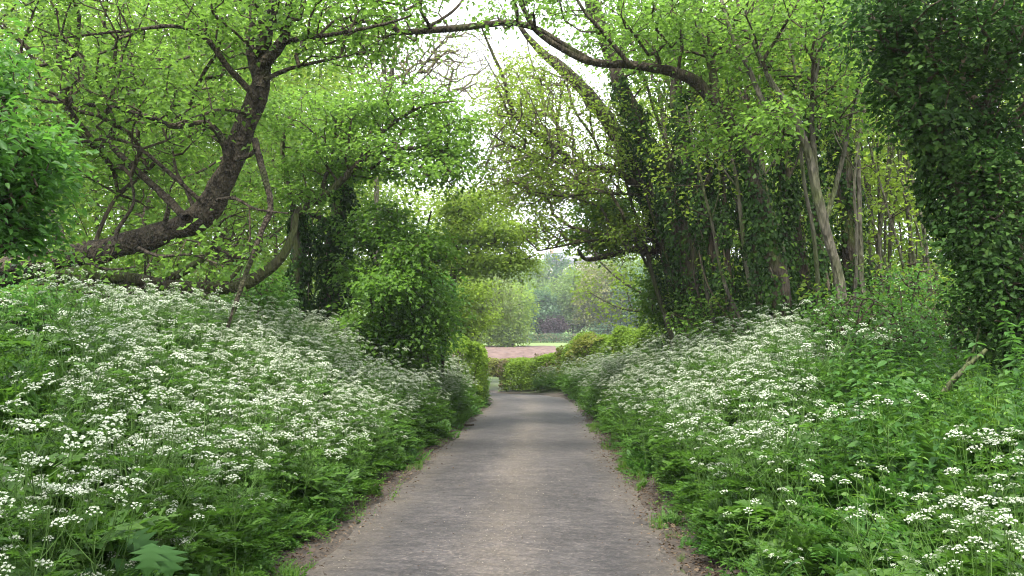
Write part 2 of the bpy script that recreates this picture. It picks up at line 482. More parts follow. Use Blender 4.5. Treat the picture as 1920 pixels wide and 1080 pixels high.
L.new(hh.outputs[0], bp.inputs['Height']); L.new(bp.outputs[0], bs.inputs['Normal'])
L.new(bs.outputs[0], out.inputs['Surface'])
M['road'] = m
RYg, RUg = np.meshgrid(ry, ru, indexing='ij')
half = 1.53 + 0.05 * np.sin(RYg * 1.7) + 0.04 * np.sin(RYg * 4.3 + 1) + 0.03 * np.sin(RYg * 9.1 + RUg)
RX = lane_x(RYg) + RUg * half
RZ = base_z(RYg) + 0.012 - 0.035 * RUg ** 2 + 0.010 * np.sin(RYg * 1.1 + RUg * 2) + 0.008 * np.sin(RYg * 2.7 - RUg * 3)
v = np.stack([RX, RYg, RZ], -1).reshape(-1, 3)
ii = np.arange(v.shape[0]).reshape(len(ry), len(ru))
q = np.stack([ii[:-1, :-1], ii[:-1, 1:], ii[1:, 1:], ii[1:, :-1]], -1).reshape(-1, 4)
rme = mesh_from('road', v, [q], m, smooth=True)
a = rme.attributes.new('across', 'FLOAT', 'POINT')
a.data.foreach_set('value', ((RUg + 1) / 2).ravel().astype(np.float32))
tag(link('road', rme), kind='structure')

# crumbly soil along both road edges
m = plain_mat('verge_soil', (0.016, 0.012, 0.009), 0.95, (0.055, 0.041, 0.029), 22)
M['soil'] = m
for sgn in (-1, 1):
    sy = np.arange(-6, 48, 0.15)
    su = np.linspace(0, 1, 7)
    A, B = np.meshgrid(sy, su, indexing='ij')
    jag = 0.05 * np.sin(A * 3.1) + 0.06 * np.sin(A * 1.3 + 2) + 0.03 * np.sin(A * 7.7)
    inner = 1.40 + jag * 0.8 + (0.05 if sgn > 0 else -0.02)
    X = lane_x(A) + sgn * (inner + B * 0.62)
    Z = np.maximum(base_z(A) + 0.012 - 0.035 * np.clip(inner / 1.53, 0, 1) ** 2 + 0.012 + 0.05 * B + 0.02 * np.sin(A * 5 + B * 9) * B, ground_z(X, A) + 0.006)
    Z = np.where(B == 0, base_z(A) - 0.04, Z)
    v = np.stack([X, A, Z], -1).reshape(-1, 3)
    ii = np.arange(v.shape[0]).reshape(len(sy), len(su))
    q = np.stack([ii[:-1, :-1], ii[:-1, 1:], ii[1:, 1:], ii[1:, :-1]], -1).reshape(-1, 4)
    tag(link('verge_soil', mesh_from('verge_soil', v, [q], m, smooth=True)), kind='structure')


def sheet(name, xs, ys, lift, mat):
    X, Y = np.meshgrid(xs, ys)
    Z = ground_z(X, Y) + lift
    v = np.stack([X, Y, Z], -1).reshape(-1, 3)
    ii = np.arange(v.shape[0]).reshape(len(ys), len(xs))
    q = np.stack([ii[:-1, :-1], ii[:-1, 1:], ii[1:, 1:], ii[1:, :-1]], -1).reshape(-1, 4)
    return tag(link(name, mesh_from(name, v, [q], mat, smooth=True)), kind='structure')


M['plough'] = plain_mat('ploughed_earth', (0.055, 0.030, 0.022), 0.95, (0.115, 0.072, 0.055), 1.6)
M['pasture'] = plain_mat('pasture_turf', (0.085, 0.145, 0.028), 0.95, (0.12, 0.18, 0.04), 0.5)
# the ploughed soil carries real furrows
xs, ys = np.arange(-40, 2.2, 0.8), np.arange(72, 128, 0.45)
X, Y = np.meshgrid(xs, ys)
Z = ground_z(X, Y) + 0.1 + 0.09 * np.sin(Y * 2 * np.pi / 1.8 + X * 0.15) + RNG.normal(0, 0.03, X.shape)
ii = np.arange(X.size).reshape(X.shape)
q = np.stack([ii[:-1, :-1], ii[:-1, 1:], ii[1:, 1:], ii[1:, :-1]], -1).reshape(-1, 4)
tag(link('ploughed_field', mesh_from('ploughed_field', np.stack([X, Y, Z], -1).reshape(-1, 3), [q], M['plough'])), kind='structure')
sheet('pasture', np.arange(-90, 90, 3.0), np.arange(128, 160, 2.0), 0.05, M['pasture'])


# ------------------------------------------------------------------ plant builder
def ellipsoid_points(env, n, gap=0.0, gscale=0.7, shell=0.0):
    (c, r) = env
    c = np.asarray(c, float); r = np.asarray(r, float)
    out = []
    tries = 0
    while len(out) < n and tries < 40:
        p = RNG.uniform(-1, 1, (n * 3, 3))
        d = (p ** 2).sum(1)
        p = p[(d < 1) & (d > shell)]
        for k in p:
            w = c + k * r
            if gap > 0 and mnoise.noise(Vector(w * gscale)) < -0.45 + gap:
                continue
            out.append(w)
            if len(out) >= n:
                break
        tries += 1
    return np.array(out)


def env(px, py, Y, rx, ry_, depth):
    """An ellipsoid centred at the pixel at distance Y; half sizes rx, ry_ in pixels, depth in metres."""
    return (P(px, py, Y), (rx * Y / F, depth, ry_ * Y / F))


def polyline(pts, Y0, Y1, r0, r1=None):
    """pixel points + distances -> world polyline and radii (pixel radii at the local distance)."""
    n = len(pts)
    ys = np.linspace(Y0, Y1, n)
    if r1 is None:
        rr = np.asarray(r0, float)
    else:
        rr = np.linspace(r0, r1, n)
    w = np.array([P(x, y, Y) for (x, y), Y in zip(pts, ys)])
    return w, rr * ys / F


def tree(name, label, cat, trunk, limbs, envs, leafmat, leaf=0.085, per=34, bark='bark', twig='twig', bf=0.3,
         spray=0.45, ivy=None, flat=0.55, gap=0.12, sag=0.06, group=None, six=False, trunk_sides=12, r_twig=0.005,
         wr=0.66, ground_base=True, rough=0.06, twigs_visible=True, shell=0.0, gscale=0.7, bare=0.35):
    """trunk/limbs: (polyline, radii). envs: [(ellipsoid, number of sprays)]. One thing: trunk > limbs, twigs, crown, ivy."""
    tp, tr_ = trunk
    base = tp[0].copy()
    root = bpy.data.objects.new(name, None)
    COL.objects.link(root)
    root.location = base
    tag(root, label, cat, group)

    def emit(nm, poly, rad, mat, sides, jit):
        q, r = resample(poly, rad, step=max(0.06, float(np.max(rad)) * 0.8))
        q = q + 0
        jp = np.array([[mnoise.noise(Vector(x * 1.7)), mnoise.noise(Vector(x * 1.7 + 9)), 0] for x in q]) * (np.max(rad) * 0.35)
        jp[0] = 0
        q = q + jp
        v, fs = tubes(q[None], r[None], sides)
        ctr = np.repeat(q, sides, 0)
        off = v - ctr
        amp = np.array([1 + jit * 2.2 * mnoise.noise(Vector(x * (0.5 / max(np.max(rad), 0.02)))) + jit * mnoise.noise(Vector(x * (1.4 / max(np.max(rad), 0.02)))) for x in v])
        v = ctr + off * amp[:, None] - base
        return link(nm, mesh_from(nm, v, fs, mat, smooth=True), root), q

    nodes, par, plen, cnt_r = [], [], [], []

    def add_chain(q, r, parent):
        k0 = len(nodes)
        for i, (x, rr) in enumerate(zip(q, r)):
            nodes.append(x)
            pr = parent if i == 0 else k0 + i - 1
            par.append(pr)
            plen.append(0 if pr < 0 else plen[pr] + np.linalg.norm(x - nodes[pr]))
            cnt_r.append(rr)

    _, q = emit('trunk', tp, tr_, M[bark], trunk_sides, rough)
    qq, rr = resample(tp, tr_, step=0.3)
    add_chain(qq, rr, -1)
    for lp, lr in limbs:
        emit('limb', lp, lr, M[bark], 8, rough)
        a = np.array(nodes)
        j = int(np.argmin(((a - lp[0]) ** 2).sum(1)))
        qq, rr = resample(lp, lr, step=0.25)
        add_chain(qq, rr, j)
    nskel = len(nodes)
    # sprays: points in the crown, joined to the skeleton one by one
    att = [ellipsoid_points(e, int(n * (1 + bare)), gap=gap, shell=shell, gscale=gscale) for e, n in envs]
    att = [x for x in att if len(x)]
    chains = []
    ends, dirs = [], []
    if att:
        att = np.concatenate(att)
        sk = np.array(nodes)
        dmin = np.array([np.sqrt(((sk - x) ** 2).sum(1)).min() for x in att])
        att = att[np.argsort(dmin)]
        cap = nskel + len(att) * 8
        NA = np.zeros((cap, 3)); PL = np.zeros(cap)
        NA[:nskel] = sk; PL[:nskel] = plen
        # do not start twigs in the lowest part of the trunk
        n = nskel
        pen = np.zeros(cap)
        lowz = base[2] + 0.6
        pen[:nskel] = np.where(sk[:, 2] < lowz, 1.0, 0)
        parl = list(par)
        for x in att:
            d = np.sqrt(((NA[:n] - x) ** 2).sum(1))
            j = int(np.argmin(d + bf * PL[:n] + pen[:n]))
            s = NA[j]
            D = d[j]
            mseg = int(np.clip(D / 0.28, 1, 6))
            t = np.linspace(0, 1, mseg + 1)[1:]
            bow = RNG.normal(0, 0.09, 3) * D
            bow[2] += 0.10 * D - sag * D
            pts = s + (x - s) * t[:, None] + bow * (np.sin(np.pi * t) ** 1)[:, None] + RNG.normal(0, 0.012, (mseg, 3)) * min(1, D * 3)
            ids = [j]
            for i in range(mseg):
                if n >= cap: break
                NA[n] = pts[i]
                PL[n] = PL[ids[-1]] + D / mseg
                parl.append(ids[-1])
                ids.append(n)
                n += 1
            chains.append(ids)
            e = NA[ids[-1]] - NA[ids[-2]]
            ends.append(NA[ids[-1]]); dirs.append(e)
        cnt = np.zeros(n)
        for ids in chains:
            cnt[ids[-1]] += 1
        for i in range(n - 1, nskel - 1, -1):
            cnt[parl[i]] += cnt[i]
        rad = np.minimum(r_twig * np.maximum(cnt, 1) ** 0.52, r_twig * 7)
        K = 5
        TP, TR = [], []
        for ids in chains:
            p = NA[ids]; r = rad[ids].copy()
            r[0] = r[1] * 1.05
            if len(ids) >= 2:
                s = np.linspace(0, len(ids) - 1, K)
                i0 = np.clip(s.astype(int), 0, len(ids) - 2); f = (s - i0)[:, None]
                TP.append(p[i0] * (1 - f) + p[i0 + 1] * f)
                TR.append(r[i0] * (1 - f[:, 0]) + r[i0 + 1] * f[:, 0])
        if twigs_visible:
            v, fs = tubes(np.array(TP) - base, np.array(TR), 4)
            tag(link('twig', mesh_from('twig', v, fs, M[twig], smooth=True), root), kind='stuff')
        ends = np.array(ends); dirs = norm(np.array(dirs))
        leafy = RNG.uniform(0, 1, len(ends)) > bare * 0.6
        ends, dirs = ends[leafy], dirs[leafy]
        # leaves: each spray is a flattish fan along the twig
        NE = len(ends)
        k = RNG.poisson(per, NE).clip(3)
        e = np.repeat(np.arange(NE), k)
        n = len(e)
        dv = dirs[e].copy()
        dv[:, 2] *= 0.5
        dv = norm(dv + RNG.normal(0, 0.15, (n, 3)))
        side = norm(np.cross(dv, np.array([0, 0, 1.0])) + 1e-6)
        t = RNG.uniform(-0.9, 1.0, n)
        sg = RNG.choice([-1, 1], n)
        sp = spray * RNG.uniform(0.7, 1.3, NE)[e]
        wob = RNG.uniform(0.0, 1.0, n) ** 0.8
        pos = ends[e] + dv * (t * sp)[:, None] + side * (sg * wob * sp * (0.65 - 0.3 * np.abs(t)))[:, None]
        pos[:, 2] += RNG.normal(0, 0.22 * (1 - flat) + 0.035, n) * (sp / 0.45) - 0.10 * (t ** 2) * sp
        ld = norm(dv * 0.6 + side * sg[:, None] * 0.8 + RNG.normal(0, 0.35, (n, 3)))
        ld[:, 2] -= RNG.uniform(0.0, 0.5, n)
        nr = np.array([0, 0, 1.0]) * (0.35 + flat) + RNG.normal(0, 0.42, (n, 3))
        v, fs = leaves(pos - base, ld, nr, leaf * RNG.uniform(0.6, 1.25, n), wr, six=six)
        tag(link('crown', mesh_from('crown', v, fs, M[leafmat]), root), kind='stuff')
    if ivy:
        add_ivy(root, base, ivy)
    return root


def add_ivy(root, base, runs, nm='ivy'):
    """runs: (polyline, thickness (array), leaves per metre, leaf size, material)."""
    g = Geo()
    stem = []
    for poly, th, dens, size, mat in runs:
        q, r = resample(poly, th, step=0.04)
        Lm = 0.04 * len(q)
        n = int(dens * Lm)
        i = RNG.integers(0, len(q) - 1, n)
        t = norm(np.gradient(q, axis=0))[i]
        a = RNG.uniform(0, 2 * np.pi, n)
        u = norm(np.cross(t, np.array([0.31, 0.95, 0.05]))); w = np.cross(t, u)
        o = u * np.cos(a)[:, None] + w * np.sin(a)[:, None]
        lump = np.array([mnoise.noise(Vector((x[0] * 2.3 + aa, x[1] * 2.3, x[2] * 1.6))) for x, aa in zip(q[i] + o * 0.3, a * 0)])
        rr = r[i] * (0.55 + 0.6 * RNG.uniform(0, 1, n) ** 0.7 + 1.0 * lump)
        keep = lump > -0.3
        pos = q[i] + o * np.maximum(rr, 0.03)[:, None] + t * RNG.uniform(-0.05, 0.05, n)[:, None]
        nr = norm(o + np.array([0, 0, 0.55]) + RNG.normal(0, 0.35, (n, 3)))
        ld = norm(np.array([0, 0, -1.0]) + o * 0.25 + RNG.normal(0, 0.5, (n, 3)))
        v, fs = leaves(pos[keep] - base, ld[keep], nr[keep], size * RNG.uniform(0.6, 1.3, keep.sum()), 0.92, fold=0.10, six=size > 0.06)
        g.add(v, fs)
        # woody ivy stems hugging the bark
        for kk in range(3):
            a0 = RNG.uniform(0, 6.28)
            s, _ = resample(poly, th, n=14)
            tt = norm(np.gradient(s, axis=0))
            uu = norm(np.cross(tt, np.array([0.31, 0.95, 0.05]))); ww = np.cross(tt, uu)
            an = a0 + np.cumsum(RNG.normal(0, 0.35, 14))
            rad = np.interp(np.linspace(0, 1, 14), np.linspace(0, 1, len(th)), th) * 0.6
            stem.append(s + (uu * np.cos(an)[:, None] + ww * np.sin(an)[:, None]) * rad[:, None])
    iv = link(nm, g.mesh(nm, M[runs[0][4]]), root)
    tag(iv, kind='stuff')
    v, fs = tubes(np.array(stem) - base, np.full((len(stem), 14), 0.012), 4)
    link('ivy_stem', mesh_from('ivy_stem', v, fs, M['twig_pale'], smooth=True), root)
    return iv


def on_ground(px, Y, dz=-0.15):
    p = P(px, 640, Y)
    p[2] = ground_z(p[0], p[1]) + dz
    return p


def straight_tree(name, label, cat, px, Y, h, crown_r, leafmat, n, r0=0.12, lean=(0, 0), leaf=0.12, per=30, spray=0.7, low=0.25,
                  bark='bark', twig='twig', group=None, nlimb=5, gap=0.15, **kw):
    b = on_ground(px, Y)
    top = b + np.array([lean[0], lean[1], h])
    t = np.linspace(0, 1, 7)[:, None]
    tp = b + (top - b) * t + RNG.normal(0, 0.018 * h, (7, 3)) * np.array([1, 1, 0]) * (t > 0)
    tr_ = np.linspace(r0, r0 * 0.15, 7)
    limbs = []
    for i in range(nlimb):
        f = RNG.uniform(low, 0.85)
        s = b + (top - b) * f
        s = np.array([np.interp(f, t[:, 0], tp[:, k]) for k in range(3)])
        a = RNG.uniform(0, 6.28)
        Ln = crown_r * RNG.uniform(0.5, 0.9)
        e = s + np.array([math.cos(a) * Ln, math.sin(a) * Ln, Ln * RNG.uniform(0.3, 0.9)])
        mdl = (s + e) / 2 + np.array([0, 0, -0.1 * Ln])
        lr = r0 * (1 - f) * 0.6 + 0.012
        limbs.append((np.array([s, mdl, e]), np.array([lr, lr * 0.7, lr * 0.35])))
    c = b + (top - b) * ((1 + low) / 2 + 0.02)
    e1 = ((c[0], c[1], c[2]), (crown_r, crown_r, h * (1 - low) / 2 * 1.05))
    return tree(name, label, cat, (tp, tr_), limbs, [(e1, n)], leafmat, leaf=leaf, per=per, spray=spray, bark=bark, twig=twig,
                group=group, gap=gap, trunk_sides=8, **kw)


# ------------------------------------------------------------------ trees over the flower bank
def PL(pts, Y0, Y1, r0, r1=None):
    return polyline(pts, Y0, Y1, r0, r1)


tree('leaning_tree', 'tree with a thick bare trunk curving from level to upright over the flowers', 'tree',
     PL([(-170, 600), (-60, 520), (60, 495), (150, 478), (250, 455), (340, 422), (395, 382), (428, 315), (462, 245), (484, 170), (494, 90), (508, 0), (520, -130), (540, -280)],
        12.4, 12.0, [22, 21, 20, 21, 24, 26, 25, 22, 21, 17, 15, 10, 8, 6]),
     [PL([(428, 320), (418, 268), (388, 232), (325, 236), (285, 222), (215, 202), (110, 192), (0, 182)], 12, 10.8, 8, 3),
      PL([(486, 165), (470, 100), (474, 40), (478, -80)], 12, 12.4, 10, 5),
      PL([(494, 120), (530, 75), (545, 0), (560, -100)], 12, 11.6, 12, 7),
      PL([(496, 95), (560, 72), (625, 64), (720, 45), (770, 30)], 12, 10.8, 6, 2),
      PL([(478, 262), (492, 320), (507, 385), (492, 430), (462, 510), (428, 615)], 11.8, 11.4, 7, 4.5),
      PL([(350, 410), (290, 350), (235, 300), (180, 250), (90, 205)], 12, 13.2, 9, 3),
      PL([(385, 385), (330, 335), (250, 272), (180, 262), (60, 288)], 12, 11, 5, 2),
      PL([(482, 185), (432, 130), (385, 72), (330, 50), (250, 56), (110, 72)], 12, 11, 7, 2),
      PL([(470, 215), (420, 205), (380, 215), (330, 232)], 12, 11.2, 4, 2),
      PL([(496, 150), (540, 130), (600, 115), (670, 100)], 12, 12.6, 5, 2),
      PL([(300, 440), (312, 405), (316, 392)], 11.8, 11.7, 6, 4), PL([(215, 462), (222, 430), (250, 380), (245, 330)], 11.9, 12.2, 5, 2), PL([(440, 300), (470, 290), (478, 282)], 11.7, 11.6, 5, 4), PL([(260, 465), (300, 480), (360, 478), (420, 500)], 11.7, 11.3, 4, 1.5),
      PL([(405, 375), (440, 372), (480, 392), (540, 400)], 11.8, 11.5, 4, 1.5), PL([(150, 485), (200, 505), (255, 500)], 11.8, 11.4, 4, 1.5), PL([(368, 405), (352, 360), (330, 320), (322, 270)], 12.2, 12.8, 5, 2), PL([(120, 470), (110, 420), (60, 380)], 12, 12.3, 5, 2)],
     [(env(230, 60, 12, 290, 90, 2.2), 240), (env(260, 200, 12, 260, 80, 2.0), 170), (env(620, 40, 12, 150, 70, 1.8), 110),
      (env(180, 330, 13.2, 190, 80, 1.2), 120), (env(110, 480, 11.4, 100, 26, .5), 14), (env(400, 480, 11.3, 100, 40, .5), 12), (env(470, 20, 12, 180, 90, 2), 90)],
     'maple', leaf=0.095, per=22, bark='bark_big', trunk_sides=24, rough=0.13, gap=0.22, gscale=0.9, bare=0.9)

tree('fallen_limb', 'mossy limb lying level above the ground under the curving trunk', 'fallen limb',
     PL([(-40, 540), (60, 512), (150, 515), (250, 524), (330, 537), (440, 538), (495, 510), (530, 480), (550, 440), (556, 400)], 13.2, 13, [14, 14, 13, 12, 12, 11, 11, 9, 7, 5]),
     [PL([(290, 532), (340, 512), (380, 485), (398, 460)], 13.1, 13.4, 9, 5),
      PL([(380, 538), (430, 522), (455, 490)], 13, 13.3, 6, 3),
      PL([(150, 520), (190, 560), (250, 592), (300, 622)], 13, 12.4, 7, 4),
      PL([(210, 560), (290, 555), (370, 548), (420, 575)], 12.9, 12.5, 5, 2)],
     [(env(330, 545, 12.9, 130, 30, 0.9), 40), (env(130, 555, 12.6, 120, 30, 0.8), 40), (env(480, 450, 13.4, 80, 70, 0.8), 40)],
     'maple', leaf=0.085, bare=1.5, per=14, bark='bark_moss', gap=0.2)

tree('arching_maple', 'bright green maple arching towards the road beside an ivy covered trunk', 'tree',
     PL([(548, 640), (552, 540), (556, 470), (552, 410), (575, 385), (610, 366), (660, 318), (700, 288), (760, 278), (830, 284), (865, 315)], 18.4, 17.2, [8, 8, 7.5, 7, 7.5, 7, 6.5, 5, 4, 3, 1.6]),
     [PL([(662, 316), (720, 245), (790, 200), (850, 190)], 17.8, 17, 5, 1.6),
      PL([(700, 290), (770, 310), (820, 325), (850, 350)], 17.6, 16.8, 3, 1.4),
      PL([(600, 372), (620, 300), (640, 230), (690, 180)], 18, 18.6, 5, 2),
      PL([(556, 440), (540, 340), (530, 260), (560, 190)], 18.4, 18.8, 6, 2)],
     [(env(740, 210, 18.2, 140, 34, 1.8), 150), (env(850, 260, 17.8, 55, 55, 1.4), 66), (env(590, 235, 18.2, 100, 55, 2), 100), (env(690, 300, 17.8, 150, 30, 1.4), 90), (env(820, 320, 17, 60, 26, 1.2), 40),
      (env(560, 360, 18, 60, 60, 1), 40)],
     'maple', leaf=0.11, per=26, spray=0.5, flat=0.85, gap=0.2, gscale=1.1,
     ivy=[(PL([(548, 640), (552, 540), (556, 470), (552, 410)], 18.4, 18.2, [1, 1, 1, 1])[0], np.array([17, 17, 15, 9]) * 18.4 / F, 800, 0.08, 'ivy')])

p_, r_ = PL([(614, 655), (620, 540), (626, 440), (638, 360), (650, 290), (662, 210)], 20, 19.6, [17, 15, 13, 11, 8, 4])
tree('ivy_clad_tree', 'dead straight trunk wrapped in dark ivy beside the arching maple', 'tree', (p_, r_),
     [PL([(634, 430), (600, 408), (565, 400)], 19.9, 19.2, 7, 3)], [(env(640, 330, 19.5, 50, 50, 0.8), 25)], 'dark', leaf=0.09, per=24,
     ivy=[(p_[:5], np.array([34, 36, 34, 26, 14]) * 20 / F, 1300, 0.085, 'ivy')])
p_, r_ = PL([(572, 650), (566, 560), (568, 480), (562, 400)], 19, 19, [8, 7, 6, 4])
tree('ivy_clad_sapling', 'slender ivy covered stem behind the white flowers, thinner than its neighbour', 'tree', (p_, r_), [], [(env(570, 420, 19, 40, 50, .6), 20)], 'dark', leaf=0.09, per=20,
     ivy=[(p_, np.array([20, 20, 18, 10]) * 19 / F, 900, 0.08, 'ivy')])


def shrub(name, label, stems, envs, leafmat, cat='shrub', **kw):
    """Several stems from one foot; the first is the trunk."""
    return tree(name, label, cat, stems[0], stems[1:], envs, leafmat, **kw)


def fan(px, Y, top_py, spread, n=4, r=5):
    b = on_ground(px, Y)
    out = []
    for i in range(n):
        u = (i + 0.5) / n * 2 - 1
        e = P(px + u * spread, top_py + RNG.uniform(-10, 25), Y + RNG.uniform(-0.6, 0.6))
        mid = b * 0.55 + e * 0.45 + np.array([-u * 0.15, 0, 0.1])
        out.append((np.array([b, mid, e]), np.array([r, r * 0.7, r * 0.25]) * Y / F))
    return out


shrub('elder_shrub', 'tall dark green shrub bulging towards the road behind the white flowers', fan(745, 19.5, 400, 80, 5, 6),
      [(env(715, 430, 18.6, 75, 45, .9), 80), (env(790, 480, 17.8, 58, 50, .8), 80), (env(735, 540, 17.4, 66, 36, 0.7), 66), (env(800, 585, 18, 46, 46, .8), 60), (env(680, 520, 18.8, 45, 60, .7), 40), (env(700, 620, 18, 60, 66, 0.8), 80), (env(780, 645, 18.2, 60, 46, 0.8), 70)],
      'shrub', leaf=0.115, per=26, spray=0.45, gap=0.2, flat=0.85, gscale=1.5, bare=0.5)
shrub('elder_shrub', 'glossy mid green bush hanging down at the foot of the tall dark shrub', fan(830, 22, 520, 30, 3, 4),
      [(env(815, 590, 21.5, 45, 85, 0.9), 120), (env(770, 650, 20, 60, 40, 0.8), 60)], 'elder', leaf=0.11, per=30, spray=0.45, gap=0.15, gscale=1.3)
shrub('elder_shrub', 'pale fresh green elder leaning into view beside the leaning trunk', [PL([(-60, 640), (-30, 450), (10, 300), (30, 200)], 6.6, 6.4, [8, 7, 5, 3])] + [PL([(-30, 450), (30, 400), (70, 350)], 6.5, 6.3, 4, 2), PL([(-10, 360), (-20, 250), (0, 140)], 6.5, 6.8, 4, 2)],
      [(env(20, 300, 6.4, 72, 95, 0.6), 90), (env(0, 410, 6.4, 55, 70, 0.5), 50), (env(-10, 130, 6.6, 40, 60, 0.5), 22), (env(-60, 300, 6.5, 60, 150, 0.6), 60)],
      'elder', leaf=0.085, per=26, spray=0.24, six=True, wr=0.48, gap=0.0, flat=0.45)

tree('hawthorn_tree', 'yellow green hawthorn with level tiers of branches beyond the dark shrub', 'tree',
     PL([(845, 640), (848, 560), (852, 490), (850, 420), (862, 360)], 37, 37, [8, 7, 6, 5, 2]),
     [PL([(850, 470), (910, 445), (960, 436), (1005, 440)], 37, 36, 3.5, 1), PL([(850, 500), (900, 488), (960, 492), (1000, 480)], 37, 35.6, 3.5, 1),
      PL([(852, 430), (890, 395), (935, 378), (965, 380)], 37, 36.4, 3, 1), PL([(850, 400), (885, 355), (910, 335)], 37, 37.5, 2.5, 1)],
     [(env(935, 440, 36.5, 85, 22, 2.5), 150), (env(925, 490, 36.2, 85, 20, 2.2), 120), (env(900, 385, 37, 70, 30, 2.5), 120), (env(860, 440, 37.5, 50, 90, 2), 120)],
     'lime', leaf=0.16, per=34, spray=0.8, flat=0.8, gap=0.05, r_twig=0.005)
straight_tree('hawthorn_tree', 'bushy yellow green hawthorn at the bend above the clipped bush', 'tree', 862, 46, 6.6, 1.9, 'lime', 190, r0=0.10, leaf=0.19, per=30, spray=0.7, low=0.42)
shrub('willow_shrub', 'grey green willow scrub beside the ploughed field', [(a + (b - a) * 0, r) for a, b, r in [(x[0] - np.array([1.2, 0, 0]) * np.linspace(1, 0, 3)[:, None], x[0], x[1]) for x in fan(895, 52, 500, 70, 6, 3.2)]],
      [(env(900, 565, 52, 75, 58, 2.5), 240), (env(850, 590, 50, 45, 45, 2), 90)], 'willow', leaf=0.17, per=26, spray=0.75, gap=0.05, twig='twig_pale', bark='bark_pale', r_twig=0.006)
shrub('willow_shrub', 'rounded bright green bush on the far corner of the ploughed field', fan(962, 122, 540, 25, 4, 2),
      [(env(962, 578, 122, 34, 46, 3), 150), (env(950, 615, 122, 40, 34, 3), 130), (env(905, 612, 124, 34, 36, 3), 100)], 'lime', leaf=0.4, per=28, spray=1.5, gap=0.02, r_twig=.012)

# woodland behind the flower bank: one tree after another
WOOD = [(90, 20, 13, 3.2, 'wood'), (260, 18.5, 11, 3.0, 'maple'), (400, 24, 15, 3.4, 'wood'), (180, 28, 16, 4.0, 'lime'), (330, 32, 17, 4.4, 'wood'), (520, 30, 15, 3.6, 'lime'),
        (-60, 24, 15, 4.0, 'wood'), (620, 37, 16, 3.6, 'wood'), (20, 38, 19, 5.0, 'lime'), (450, 42, 20, 5.0, 'lime'), (560, 52, 20, 4.6, 'wood'), (240, 46, 22, 5.5, 'wood'),
        (720, 44, 12.5, 3.0, 'lime'), (790, 50, 12, 3.0, 'lime'), (130, 58, 24, 6, 'lime'), (370, 60, 24, 6, 'wood')]
WL = ['young hazel standing by itself behind the curving trunk', 'low spreading maple directly behind the low mossy limb', 'slim woodland maple behind the upright part of the curving trunk', 'pale woodland tree between the hazel and the low mossy limb',
      'tall woodland tree glimpsed through the branches of the curving trunk', 'pale spring tree rising behind the slender ivy stem', 'woodland tree behind the fresh green elder', 'woodland maple rising behind the ivy wrapped trunk',
      'tall pale tree deep in the wood above the fresh elder', 'tall pale tree deep in the wood behind the fork of the curving trunk', 'tall tree at the back of the wood behind the arching maple', 'tall dark tree at the back of the wood above the mossy limb',
      'thin pale tree showing above the top of the arching maple', 'pale tree at the end of the wood above the dark shrub', 'tallest pale tree at the very back of the wood', 'broad tree at the very back of the wood behind the curving trunk']
for (px, Y, h, cr, mt), lb in zip(WOOD, WL):
    k = Y / 20
    straight_tree('woodland_tree', lb, 'tree', px, Y, h, cr, mt, int(210 + 10 * cr * cr), r0=0.04 + 0.0035 * h, lean=(RNG.uniform(-1, 1.4), RNG.uniform(-1, 1)), leaf=0.10 + 0.05 * k,
                  per=30, spray=0.5 + 0.22 * k, low=0.06, nlimb=6, group='trees of the wood behind the flower bank', gap=0.2, r_twig=0.0035 + 0.001 * k)
# bare twiggy ashes seen against the sky
tree('bare_ash', 'nearly leafless twiggy ash against the white sky above the arching maple', 'tree',
     PL([(702, 640), (705, 420), (708, 300), (714, 200), (735, 130), (760, 60), (790, -20)], 30, 30, [5, 5, 4.5, 4, 3, 2, 1]),
     [PL([(710, 260), (690, 180), (670, 100), (660, 20)], 30, 29, 3, 1), PL([(716, 195), (770, 150), (820, 90), (860, 40)], 30, 29, 3, 1), PL([(712, 230), (790, 200), (850, 170)], 30, 31, 2.5, 1)],
     [(env(770, 110, 30, 100, 100, 2.4), 330), (env(680, 80, 30, 60, 100, 2.4), 150), (env(870, 120, 30, 80, 80, 2), 190)], 'lime', leaf=0.10, per=4, spray=0.4, bark='bark_pale', twig='twig_pale', r_twig=0.008, bare=.8)
tree('bare_ash', 'nearly leafless twiggy ash veiling the sky behind the leaning ash', 'tree',
     PL([(1262, 650), (1235, 540), (1195, 440), (1130, 350), (1060, 260), (1010, 170), (985, 60)], 27, 27, [5, 5, 4.5, 4, 3, 2, 1]),
     [PL([(1130, 350), (1050, 330), (980, 300), (920, 270)], 27, 26.2, 3, 1), PL([(1060, 260), (990, 220), (940, 160), (905, 100)], 27, 26.2, 3, 1), PL([(1160, 390), (1160, 320), (1170, 260)], 27, 26.2, 2.5, 1)],
     [(env(980, 200, 27, 110, 120, 2.2), 400), (env(1050, 330, 27, 120, 80, 3), 300), (env(960, 340, 27, 70, 60, 2), 130)], 'lime', leaf=0.10, per=5, spray=0.4, bark='bark_pale', twig='twig_pale', r_twig=0.007, bare=.8)

